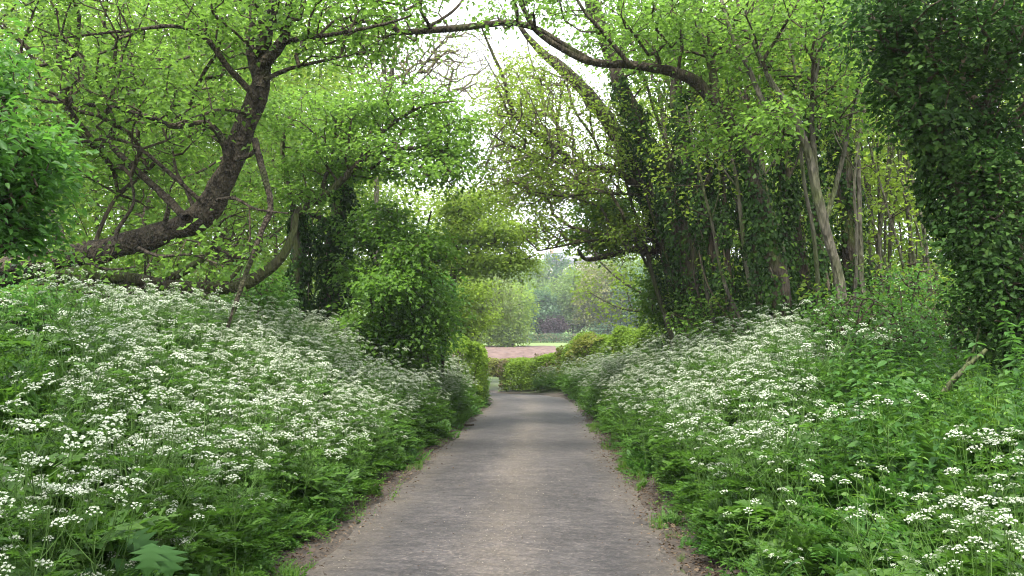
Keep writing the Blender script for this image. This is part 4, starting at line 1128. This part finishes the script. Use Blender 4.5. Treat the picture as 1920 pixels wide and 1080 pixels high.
def umbel(gs, gp_, top, axis_, R, nray, rays=True):
    """Compound flower head: rays spreading to small white domes."""
    axis_ = norm(axis_)
    u = norm(np.cross(axis_, np.array([0.3, 0.9, 0.2]))); w = np.cross(axis_, u)
    k = np.arange(nray)
    rr = R * np.sqrt((k + 0.5) / nray) * RNG.uniform(0.9, 1.1, nray)
    a = k * 2.39996 + RNG.uniform(0, 6)
    e = top + u[None] * (rr * np.cos(a))[:, None] + w[None] * (rr * np.sin(a))[:, None] + axis_[None] * (R * 0.75 - 0.45 * rr ** 2 / R + RNG.normal(0, R * .06, nray))[:, None]
    if rays:
        v, fs = tubes(np.stack([np.broadcast_to(top, e.shape), (top + e) / 2 - axis_ * R * .05, e], 1), np.tile(np.array([.0018, .0013, .001]), (nray, 1)), 3)
        gs.add(v, fs, 0)
    npet = 10
    i = np.repeat(np.arange(nray), npet)
    n = len(i)
    o = norm(RNG.normal(0, 1, (n, 3)) * np.array([1, 1, .5]) + axis_ * 0.7)
    ur = R * 0.19
    c = e[i] + o * ur * RNG.uniform(0.5, 1.0, n)[:, None]
    nr = norm(o * .6 + axis_ + RNG.normal(0, .25, (n, 3)))
    ld = np.cross(nr, RNG.normal(0, 1, (n, 3)))
    ln = R * 0.21 * RNG.uniform(.7, 1.3, n)
    v, fs = leaves(c - norm(ld) * ln[:, None] / 2, ld, nr, ln, 0.85, fold=0.05, droop=0.05)
    gp_.add(v, fs, 0)


def parsley_proto(h, nhead, R, nfrond):
    gs, gp_, gf = Geo(), Geo(), Geo()
    lean = RNG.normal(0, 0.10, 2)
    top = np.array([lean[0], lean[1], h * 0.72])
    p, r = resample(np.array([(0, 0, -.1), (lean[0] * .3, lean[1] * .3, h * .35), top]), np.array([.006, .005, .004]), n=6)
    v, fs = tubes(p[None], r[None], 4); gs.add(v, fs, 0)
    for i in range(nhead):
        a = i * 2.4 + RNG.uniform(-.4, .4)
        f = 0.45 + 0.55 * (i + 1) / nhead
        s = np.array([np.interp(f, np.linspace(0, 1, len(p)), p[:, k]) for k in range(3)])
        sp = RNG.uniform(0.10, 0.26) * h
        e = s + np.array([math.cos(a) * sp, math.sin(a) * sp, (h - s[2]) * RNG.uniform(.7, 1.05)])
        m = s * .5 + e * .5 + np.array([math.cos(a), math.sin(a), -.3]) * .04
        q, rr = resample(np.array([s, m, e]), np.array([.0035, .0028, .002]), n=5)
        v, fs = tubes(q[None], rr[None], 3); gs.add(v, fs, 0)
        umbel(gs, gp_, e, np.array([math.cos(a) * .3, math.sin(a) * .3, 1.0]) + RNG.normal(0, .12, 3), R * RNG.uniform(.75, 1.2), int(RNG.integers(8, 13)))
        if RNG.uniform() < .6:
            frond(gf, s + (e - s) * .3, np.array([math.cos(a + .6), math.sin(a + .6), .45]), np.array([0, 0, 1.0]), .16, .09, 0, 5)
    for i in range(nfrond):
        a = RNG.uniform(0, 6.28)
        z = h * RNG.uniform(.05, .5)
        frond(gf, np.array([0, 0, z]), np.array([math.cos(a), math.sin(a), RNG.uniform(.1, .9)]), np.array([0, 0, 1.0]), RNG.uniform(.25, .42), RNG.uniform(.14, .2), 0, 8)
    return gs, gp_, gf


LIB = bpy.data.collections.new('library_parsley')


def lib_add(coll, name, parts, mats):
    g = Geo()
    for mi, a in enumerate(parts):
        v, f = a.arrays()
        g.add(v, f, mi)
    o = bpy.data.objects.new(name, g.mesh(name, mats))
    coll.objects.link(o)
    return o


PROTO = []
for k in range(12):
    gs, gp_, gf = parsley_proto(RNG.uniform(.82, 1.16), int(RNG.integers(8, 14)), RNG.uniform(.029, .050), 6)
    lib_add(LIB, 'cow_parsley_source_%02d' % k, (gs, gp_, gf), [M['stem'], M['petal'], M['weed']])
    PROTO.append((gs.mesh('cow_parsley', M['stem']), gp_.mesh('blossom', M['petal']), gf.mesh('foliage', M['weed'])))


def scatter_stuff(name, pts, rot, scl, ind, coll):
    """ONE uncountable object: points that carry copies of the collection's plants."""
    me = bpy.data.meshes.new(name)
    me.vertices.add(len(pts))
    me.vertices.foreach_set('co', np.asarray(pts, np.float32).ravel())
    for nm, ty, arr in (('rot', 'FLOAT_VECTOR', rot), ('scl', 'FLOAT', scl), ('ind', 'INT', ind)):
        a = me.attributes.new(nm, ty, 'POINT')
        a.data.foreach_set('vector' if ty == 'FLOAT_VECTOR' else 'value', np.asarray(arr, np.int32 if ty == 'INT' else np.float32).ravel())
    o = link(name, me)
    tag(o, kind='stuff')
    ng = bpy.data.node_groups.new(name, 'GeometryNodeTree')
    ng.interface.new_socket('Geometry', in_out='INPUT', socket_type='NodeSocketGeometry')
    ng.interface.new_socket('Geometry', in_out='OUTPUT', socket_type='NodeSocketGeometry')
    n = ng.nodes
    gi, go = n.new('NodeGroupInput'), n.new('NodeGroupOutput')
    ci = n.new('GeometryNodeCollectionInfo')
    ci.inputs['Collection'].default_value = coll
    ci.inputs['Separate Children'].default_value = True
    ci.inputs['Reset Children'].default_value = True
    ip = n.new('GeometryNodeInstanceOnPoints'); ip.inputs['Pick Instance'].default_value = True
    def attr(nm, ty):
        a = n.new('GeometryNodeInputNamedAttribute'); a.data_type = ty; a.inputs['Name'].default_value = nm
        return a.outputs['Attribute']
    e2r = n.new('FunctionNodeEulerToRotation')
    l = ng.links
    l.new(attr('rot', 'FLOAT_VECTOR'), e2r.inputs[0])
    l.new(e2r.outputs[0], ip.inputs['Rotation'])
    l.new(attr('scl', 'FLOAT'), ip.inputs['Scale'])
    l.new(attr('ind', 'INT'), ip.inputs['Instance Index'])
    l.new(gi.outputs[0], ip.inputs['Points']); l.new(ci.outputs[0], ip.inputs['Instance'])
    l.new(ip.outputs[0], go.inputs[0])
    md = o.modifiers.new('scatter', 'NODES'); md.node_group = ng
    return o


def scatter_pts(x0, x1, y0, y1, dens, fn):
    """Random ground points; fn(x, y, dx) -> acceptance 0..1."""
    n = int((x1 - x0) * (y1 - y0) * dens)
    x = RNG.uniform(x0, x1, n); y = RNG.uniform(y0, y1, n)
    dx = x - lane_x(y)
    k = RNG.uniform(0, 1, n) < fn(x, y, dx)
    x, y, dx = x[k], y[k], dx[k]
    return np.stack([x, y, ground_z(x, y)], 1), dx


def pnoise(x, y, s, o=0.0):
    return np.array([mnoise.noise(Vector((a * s + o, b * s, o))) for a, b in zip(x, y)])


def acc_left(x, y, dx):
    d = -dx
    a = sstep(1.62, 1.95, d) * (1 - sstep(5.6, 7.0, d)) * (0.8 + 0.5 * pnoise(x, y, .6))
    green = sstep(.46, .56, -x / y) * sstep(4.0, 4.8, y)          # leafy corner without flowers
    near = 1.0
    return a * (1 - 0.85 * green) * near * (1 - sstep(31, 36, y) * .8)


def acc_right(x, y, dx):
    d = dx
    a = sstep(1.66, 1.98, d) * (0.78 + 0.7 * pnoise(x, y, .6, 5))
    nett = sstep(.27, .33, x / y) * (1 - sstep(13, 15, y)) * sstep(4.5, 5.2, y)
    wide = 1 - sstep(4.0 - 1.3 * sstep(24, 30, y), 5.2 - 2.0 * sstep(24, 30, y), d)
    return a * wide * (1 - 0.95 * nett) * (1 - sstep(33, 37, y))


PT, DX = [], []
for args in ((-9, -1.5, 2.6, 36, 27, acc_left), (1.0, 6.0, 2.6, 42, 25, acc_right)):
    p, d = scatter_pts(*args)
    PT.append(p); DX.append(d)
# flowers at the bend, beneath the hedge
p, d = scatter_pts(-3, 3, 36, 42, 8, lambda x, y, dx: (dx > 2.1) * (dx < 3.3) * 0.8)
PT.append(p); DX.append(d)
PT = np.concatenate(PT); DX = np.concatenate(DX)
edge = np.abs(DX)
SCL = RNG.uniform(0.62, 1.22, len(PT)) * (0.8 + 0.2 * sstep(1.7, 2.1, edge))
SCL = np.where((DX > 0) & (PT[:, 1] < 5.5), SCL * .78, SCL)
# nothing may stand in front of the lens
dist = np.hypot(PT[:, 0], PT[:, 1])
keep = (dist > 3.0)
PT, DX, SCL, dist = PT[keep], DX[keep], SCL[keep], dist[keep]
dirv = PT + np.array([0, 0, .8]) - CAM
loc = dirv @ RM          # camera space
inview = (np.abs(loc[:, 0] / -loc[:, 2]) < 0.62) & (loc[:, 2] < 0)
order = np.argsort(np.where(inview, dist, 1e6))
single = order[:300]
rest = order[300:]
ROT = RNG.uniform(0, 6.28, len(PT))
for j in single:
    x, y, z = PT[j]
    k = int(RNG.integers(0, len(PROTO)))
    ms, mp_, mf = PROTO[k]
    o = link('cow_parsley', ms, None, (x, y, z), float(ROT[j]), float(SCL[j]))
    o.rotation_euler = (float(RNG.normal(0, .07)), float(RNG.normal(0, .07)), float(ROT[j]))
    link('blossom', mp_, o); link('foliage', mf, o)
    q_ = loc[j]
    px_, py_ = 960 + F * q_[0] / -q_[2], 540 - F * q_[1] / -q_[2]
    if DX[j] < 0:
        if px_ < 330 and py_ > 880: where = 'around the big lobed hogweed leaves'
        elif px_ < 230 and py_ > 740: where = 'around the short rotten log'
        elif px_ < 330: where = 'under the base of the curving trunk'
        elif abs(DX[j]) < 2.3 and y < 7: where = 'at the road edge past the hogweed'
        elif abs(DX[j]) < 2.3: where = 'at the road edge short of the small brown stick'
        elif px_ < 560 and py_ < 720: where = 'below the hanging dead stem'
        elif px_ < 560: where = 'between the hogweed and the hanging dead stem'
        else: where = 'in front of the tall green roadside shrub'
    else:
        if px_ > 1650 and py_ < 860: where = 'beside the broken branch'
        elif px_ > 1560: where = 'below the nettles and the broken branch'
        elif abs(DX[j]) < 2.2 and y < 8: where = 'at the road edge below the nettles'
        elif abs(DX[j]) < 2.2: where = 'at the road edge below the leaning ivy trunks'
        elif px_ > 1400: where = 'below the foot of the overhanging tree'
        else: where = 'below the leaning clump of ivy trunks'
    big = 'tall' if SCL[j] > 0.98 else 'low' if SCL[j] < 0.72 else 'middling'
    lb, gr = '%s white cow parsley %s' % (big, where), '%s cow parsley %s' % (big, where)
    tag(o, lb, 'wildflower', gr)
scatter_stuff('cow_parsley_drift', PT[rest], np.stack([RNG.normal(0, .08, len(rest)), RNG.normal(0, .08, len(rest)), ROT[rest]], 1), SCL[rest], RNG.integers(0, len(PROTO), len(rest)), LIB)

# ------------------------------------------------------------------ green undergrowth
LIBU = bpy.data.collections.new('library_undergrowth')


def fern_clump(n, hgt):
    g = Geo()
    for i in range(n):
        a = RNG.uniform(0, 6.28)
        frond(g, np.array([RNG.normal(0, .08), RNG.normal(0, .08), RNG.uniform(0, hgt * .4)]), np.array([math.cos(a), math.sin(a), RNG.uniform(.2, 1.6)]), np.array([0, 0, 1.0]) , RNG.uniform(.22, .4) * hgt / .35, RNG.uniform(.10, .16), 0, 10)
    return g


def weed_clump(n, hgt, leaf=.075, wr=.6):
    """Upright leafy stems."""
    g = Geo()
    C, D, Nn, LN = [], [], [], []
    for i in range(n):
        b = np.array([RNG.normal(0, .12), RNG.normal(0, .12), 0]); lean = RNG.normal(0, .12, 2); h = hgt * RNG.uniform(.6, 1.1)
        p, r = resample(np.array([b - [0, 0, .05], b + [lean[0] * .4, lean[1] * .4, h * .5], b + [lean[0], lean[1], h]]), np.array([.004, .003, .0015]), n=4)
        v, fs = tubes(p[None], r[None], 3); g.add(v, fs, 0)
        nl = int(h / .06)
        for q in range(nl):
            f = (q + .5) / nl
            c = np.array([np.interp(f, np.linspace(0, 1, 4), p[:, k]) for k in range(3)])
            for s in (0, math.pi):
                a = q * 1.571 + s + RNG.normal(0, .3)
                C.append(c); D.append(np.array([math.cos(a), math.sin(a), RNG.uniform(-.35, .25)])); Nn.append(np.array([0, 0, 1.0]) + RNG.normal(0, .25, 3)); LN.append(leaf * (1.25 - .8 * f) * RNG.uniform(.8, 1.2))
    v, fs = leaves(np.array(C), np.array(D), np.array(Nn), np.array(LN), wr, fold=.12, six=True)
    g.add(v, fs, 0)
    return g


def grass_tuft(n, hgt):
    g = Geo()
    b = np.stack([RNG.normal(0, .07, n), RNG.normal(0, .07, n), np.zeros(n)], 1)
    a = RNG.uniform(0, 6.28, n); h = hgt * RNG.uniform(.5, 1.1, n); s = RNG.uniform(.1, .5, n) * h
    d = np.stack([np.cos(a), np.sin(a), np.zeros(n)], 1)
    m = b + d * (s * .3)[:, None] + np.array([0, 0, 1.0]) * (h * .6)[:, None]
    e = b + d * s[:, None] + np.array([0, 0, 1.0]) * (h * .92)[:, None]
    sd_ = np.stack([-np.sin(a), np.cos(a), np.zeros(n)], 1) * .004
    v = np.stack([b - sd_, b + sd_, m + sd_ * .8, m - sd_ * .8, e], 1).reshape(-1, 3)
    i = np.arange(n)[:, None] * 5
    g.add(v, [i + np.array([[0, 1, 2, 3]]), i + np.array([[3, 2, 4]])], 0)
    return g


specs = [(fern_clump(9, .38), 'weed'), (fern_clump(9, .42), 'weed'), (fern_clump(8, .34), 'elder'), (weed_clump(6, .45), 'weed'), (weed_clump(5, .6, .06, .4), 'grass'), (grass_tuft(60, .45), 'grass'), (fern_clump(10, .4), 'nettle'), (weed_clump(7, .35, .05, .8), 'elder')]
for k, (g, mt) in enumerate(specs):
    lib_add(LIBU, 'undergrowth_source_%02d' % k, (g,), [M[mt]])


def under(name, x0, x1, y0, y1, dens, fn, weights, s0=.7, s1=1.3):
    p, dx = scatter_pts(x0, x1, y0, y1, dens, fn)
    far_ = np.hypot(p[:, 0], p[:, 1])
    k = far_ > 2.2
    p, dx = p[k], dx[k]
    n = len(p)
    sc = RNG.uniform(s0, s1, n) * (0.6 + .4 * sstep(1.6, 2.3, np.abs(dx)))
    w = np.array(weights, float); w /= w.sum()
    return scatter_stuff(name, p, np.stack([RNG.normal(0, .12, n), RNG.normal(0, .12, n), RNG.uniform(0, 6.28, n)], 1), sc, RNG.choice(len(w), n, p=w), LIBU)


def verge(side, reach):
    def fn(x, y, dx):
        d = dx * side
        jag = 0.13 * np.sin(y * 1.9 + side) + 0.08 * np.sin(y * 4.4) + 0.05 * np.sin(y * 9)
        return sstep(1.58 + jag, 1.80 + jag, d) * (d < reach)
    return fn


under('undergrowth', -8, -1.6, 2, 14, 30, verge(-1, 7.5), [3, 3, 2, 2, 1.5, 1, 1.5, 1.5])
under('undergrowth', -8.5, -1.6, 14, 40, 14, verge(-1, 7), [3, 3, 1, 2, 1, 2, 0, 1], .9, 1.5)
under('undergrowth', 1.0, 6.5, 2, 14, 30, verge(1, 6.5), [1, 1, 1, 2.5, 1, 1.2, 1.5, 2.5])
under('undergrowth', 1.0, 7.5, 14, 44, 14, verge(1, 7), [3, 3, 1, 2, 1, 2, 0, 1], .9, 1.5)
under('woodland_floor_leaves', -30, -7, 5, 45, 4, lambda x, y, dx: np.full(len(x), .9), [2, 2, 2, 3, 0, 0, 2, 2], 1.2, 2.2)
under('woodland_floor_leaves', 5.5, 28, 4, 45, 4, lambda x, y, dx: np.full(len(x), .9), [2, 2, 2, 3, 0, 0, 2, 2], 1.2, 2.2)
# long bright grass on the inside of the bend
under('long_grass', -4.4, -1.6, 27, 38, 28, lambda x, y, dx: (dx < -1.75) * (dx > -3.0) * 1.0, [0, 0, 0, 1, 3, 5, 0, 0], 1.3, 2.2)

# ------------------------------------------------------------------ nettles
NP = []
for k in range(5):
    g = weed_clump(1, RNG.uniform(.75, 1.0), .13, .55)
    NP.append(g.mesh('nettle', M['nettle']))
p, dx = scatter_pts(1.5, 7.0, 4.2, 14.5, 13, lambda x, y, dx: sstep(.26, .33, x / y) * sstep(2.1, 2.5, dx) * .95)
dist = np.hypot(p[:, 0], p[:, 1])
clear = (p[:, 0] / p[:, 1] > .43) & (p[:, 0] / p[:, 1] < .55) & (p[:, 1] > 6.3) & (p[:, 1] < 8.6)
p, dist = p[~clear], dist[~clear]
for j in np.argsort(dist)[:290]:
    o = link('nettle', NP[int(RNG.integers(0, 5))], None, p[j], float(RNG.uniform(0, 6.28)), float(RNG.uniform(.7, 1.15)))
    k_ = p[j][0] / p[j][1]
    if k_ > .57: where = 'at the foot of the huge leaning ivy trunk'
    elif k_ > .43: where = 'around the broken branch' if p[j][1] > 6.3 else 'below the broken branch'
    elif p[j][1] > 9: where = 'under the small bushes by the smooth forking stem'
    elif k_ > .36: where = 'halfway up the bank below the smooth forking stem'
    else: where = 'next to the white flowers below the overhanging tree'
    lb, gr = 'green nettle stem ' + where, 'nettles ' + where
    tag(o, lb, 'nettle', gr)

# ------------------------------------------------------------------ small things
# hogweed with big lobed leaves
def lobed_leaf(ln, w):
    """Deeply cut leaf blade with a raised midrib."""
    pts = [(0, 0)]
    for t, f in ((.12, .55), (.2, .28), (.34, 1.0), (.42, .36), (.55, .95), (.63, .32), (.76, .62), (.82, .25), (1.0, 0)):
        pts.append((t, f))
    v, f = [], []
    for t, k in pts:
        z = .12 * math.sin(t * 2.6) - .35 * t * t
        fw = .10 if k > .5 else 0
        v.append((0, t * ln, z * ln)); v.append((k * w * .5, (t + fw) * ln, z * ln + .05 * ln * (k > .5) - .04 * ln)); v.append((-k * w * .5, (t + fw) * ln, z * ln + .05 * ln * (k > .5) - .04 * ln))
    for i in range(len(pts) - 1):
        a, b = 3 * i, 3 * i + 3
        f += [(a, a + 1, b + 1, b), (a, b, b + 2, a + 2)]
    return np.array(v), np.array(f)


M['hog'] = leaf_mat('hogweed_leaf', (0.022, 0.065, 0.015), (0.035, 0.09, 0.022), (0.05, 0.115, 0.03), (0.06, 0.17, 0.02), 0.3, rough=.65, clump=5, spec=.12)


def hogweed(label, px, py, Y, n, size):
    t = P(px, py, Y)
    b = np.array([t[0], t[1], float(ground_z(t[0], t[1]))])
    hgt = max(.25, t[2] - b[2])
    root = bpy.data.objects.new('hogweed', None); COL.objects.link(root); root.location = b
    tag(root, label, 'plant')
    for i in range(n):
        a = i * 2.4 + RNG.uniform(-.3, .3)
        rr = RNG.uniform(.10, .28) * size / .3
        e = np.array([math.cos(a) * rr, math.sin(a) * rr, hgt * RNG.uniform(.55, 1.0)])
        q, r = resample(np.array([(0, 0, -.05), e * .5 + np.array([0, 0, .04]), e]), np.array([.006, .005, .003]), n=6)
        v, fs = tubes(q[None], r[None], 5)
        st = link('leaf_stalk', mesh_from('leaf_stalk', v, fs, M['nettle'], smooth=True), root)
        lv, lf = lobed_leaf(size * RNG.uniform(.75, 1.1), size * RNG.uniform(.8, 1.0))
        R_ = np.array(Euler((RNG.uniform(-.85, -.25), RNG.uniform(-.2, .2), a - math.pi / 2)).to_matrix())
        link('leaf', mesh_from('leaf', lv @ R_.T + e, [lf], M['hog']), root)


hogweed('hogweed with large lobed dark leaves in front of the white flowers', 180, 985, 4.4, 14, .26)
hogweed('hogweed with fewer leaves close to the bottom edge of the flower bank', 290, 1000, 4.2, 6, .2)
hogweed('hogweed leaves poking out of the flowers in the leafy corner', 60, 760, 6.8, 6, .3)
hogweed('hogweed with bright leaves beside the road below the nettle bank', 1560, 1000, 4.6, 5, .22)

# broken branch leaning on the bank
tree('broken_branch', 'broken bare branch lying on the nettle bank beside the huge ivy trunk', 'branch',
     PL([(1760, 750), (1785, 715), (1812, 688), (1850, 655)], 7.5, 7.3, [5.5, 5.5, 5, 3.5]), [PL([(1808, 690), (1828, 650), (1836, 615)], 7.45, 7.2, 3, 1.5)], [], 'maple', bark='bark_pale')
# old log among the flowers
tree('rotten_log', 'short rotten brown log lying among the white flowers in the leafy corner', 'log',
     PL([(40, 850), (70, 842), (100, 838), (128, 840)], 6.3, 6.2, [5, 6, 6, 4]), [], [], 'maple', bark='bark', rough=.2)
# stick at the road edge
sx_, sy_ = P(862, 780, 22.0)[:2]
tree('stick', 'short brown stick lying flat at the road edge by the flower bank', 'stick',
     (np.array([[x, y, float(base_z(y)) + .05] for x, y in ((-2.25, 19.4), (-2.0, 19.5), (-1.78, 19.42), (-1.6, 19.5))]), np.array([.03, .032, .028, .02])), [], [], 'maple', bark='bark', rough=.12)

# dead leaves and grit along the road edges
def litter(name, n, sgn):
    y = RNG.uniform(2.5, 34, n) ** 1.0
    y = 2.5 + (y - 2.5) * RNG.uniform(0.3, 1, n)
    d = np.abs(RNG.normal(0, .16, n)) * RNG.choice([1, -1], n, p=[.7, .3]) + 1.55
    x = lane_x(y) + sgn * d
    z = np.maximum(ground_z(x, y), base_z(y) - .015) + .035 + RNG.uniform(0, .015, n)
    a = RNG.uniform(0, 6.28, n)
    ld = np.stack([np.cos(a), np.sin(a), RNG.normal(0, .15, n)], 1)
    nr = np.array([0, 0, 1.0]) + RNG.normal(0, .35, (n, 3))
    v, fs = leaves(np.stack([x, y, z], 1), ld, nr, RNG.uniform(.012, .045, n), .5)
    tag(link(name, mesh_from(name, v, fs, M['litter'])), kind='stuff')


litter('dead_leaves', 5200, -1)
litter('dead_leaves', 5200, 1)
n = 700
y = 2.6 + 28 * RNG.uniform(0, 1, n) ** 1.5
u = RNG.uniform(-1.35, 1.35, n)
z = base_z(y) + .016 - .035 * (u / 1.53) ** 2 + .010 * np.sin(y * 1.1 + u / 1.53 * 2) + .008 * np.sin(y * 2.7 - u / 1.53 * 3)
a = RNG.uniform(0, 6.28, n)
v, fs = leaves(np.stack([lane_x(y) + u, y, z], 1), np.stack([np.cos(a), np.sin(a), RNG.normal(0, .1, n)], 1), np.array([0, 0, 1.0]) + RNG.normal(0, .25, (n, 3)), RNG.uniform(.006, .022, n), .6)
tag(link('fallen_leaves', mesh_from('fallen_leaves', v, fs, M['litter'])), kind='stuff')
# grass creeping over the broken road edge
for sd2 in (-1, 1):
    under('edge_grass', -2.4 if sd2 < 0 else .8, -1.5 if sd2 < 0 else 1.6, 2.6, 30, 26, lambda x, y, dx: (np.abs(dx) > 1.42 + .06 * np.sin(y * 5)) * (np.abs(dx) < 1.8) * (np.sin(y * 1.7 + sd2) > -.5) * .6, [.4, .4, .6, .5, 0, 3, .5, 1], .35, .8)

M['grit'] = plain_mat('loose_grit', (0.10, 0.085, 0.07), .9, (0.28, 0.25, 0.21), 40)
n = 3500
y = 2.5 + 28 * RNG.uniform(0, 1, n) ** 1.6
u = np.where(RNG.uniform(0, 1, n) < .55, RNG.normal(0, .28, n), RNG.choice([-1, 1], n) * RNG.uniform(1.1, 1.55, n))
x = lane_x(y) + u
s = RNG.uniform(.0025, .008, n)
z = base_z(y) + .012 - .035 * (u / 1.53) ** 2 + .010 * np.sin(y * 1.1 + u / 1.53 * 2) + .008 * np.sin(y * 2.7 - u / 1.53 * 3)
o6 = np.array([(1, 0, 0), (0, 1, 0), (-1, 0, 0), (0, -1, 0), (0, 0, .8), (0, 0, -.5)], float)
v = np.stack([x, y, z], 1)[:, None, :] + o6[None] * s[:, None, None] * RNG.uniform(.6, 1.3, (n, 6, 1))
fi = np.array([(0, 1, 4), (1, 2, 4), (2, 3, 4), (3, 0, 4), (1, 0, 5), (2, 1, 5), (3, 2, 5), (0, 3, 5)])
f = (np.arange(n)[:, None, None] * 6 + fi[None]).reshape(-1, 3)
tag(link('gravel', mesh_from('gravel', v.reshape(-1, 3), [f], M['grit'])), kind='stuff')

tri = sum(sum(len(p.vertices) - 2 for p in ()) or len(me.polygons) for me in bpy.data.meshes)
print('POLYS', tri, 'OBJECTS', len(SC.objects))
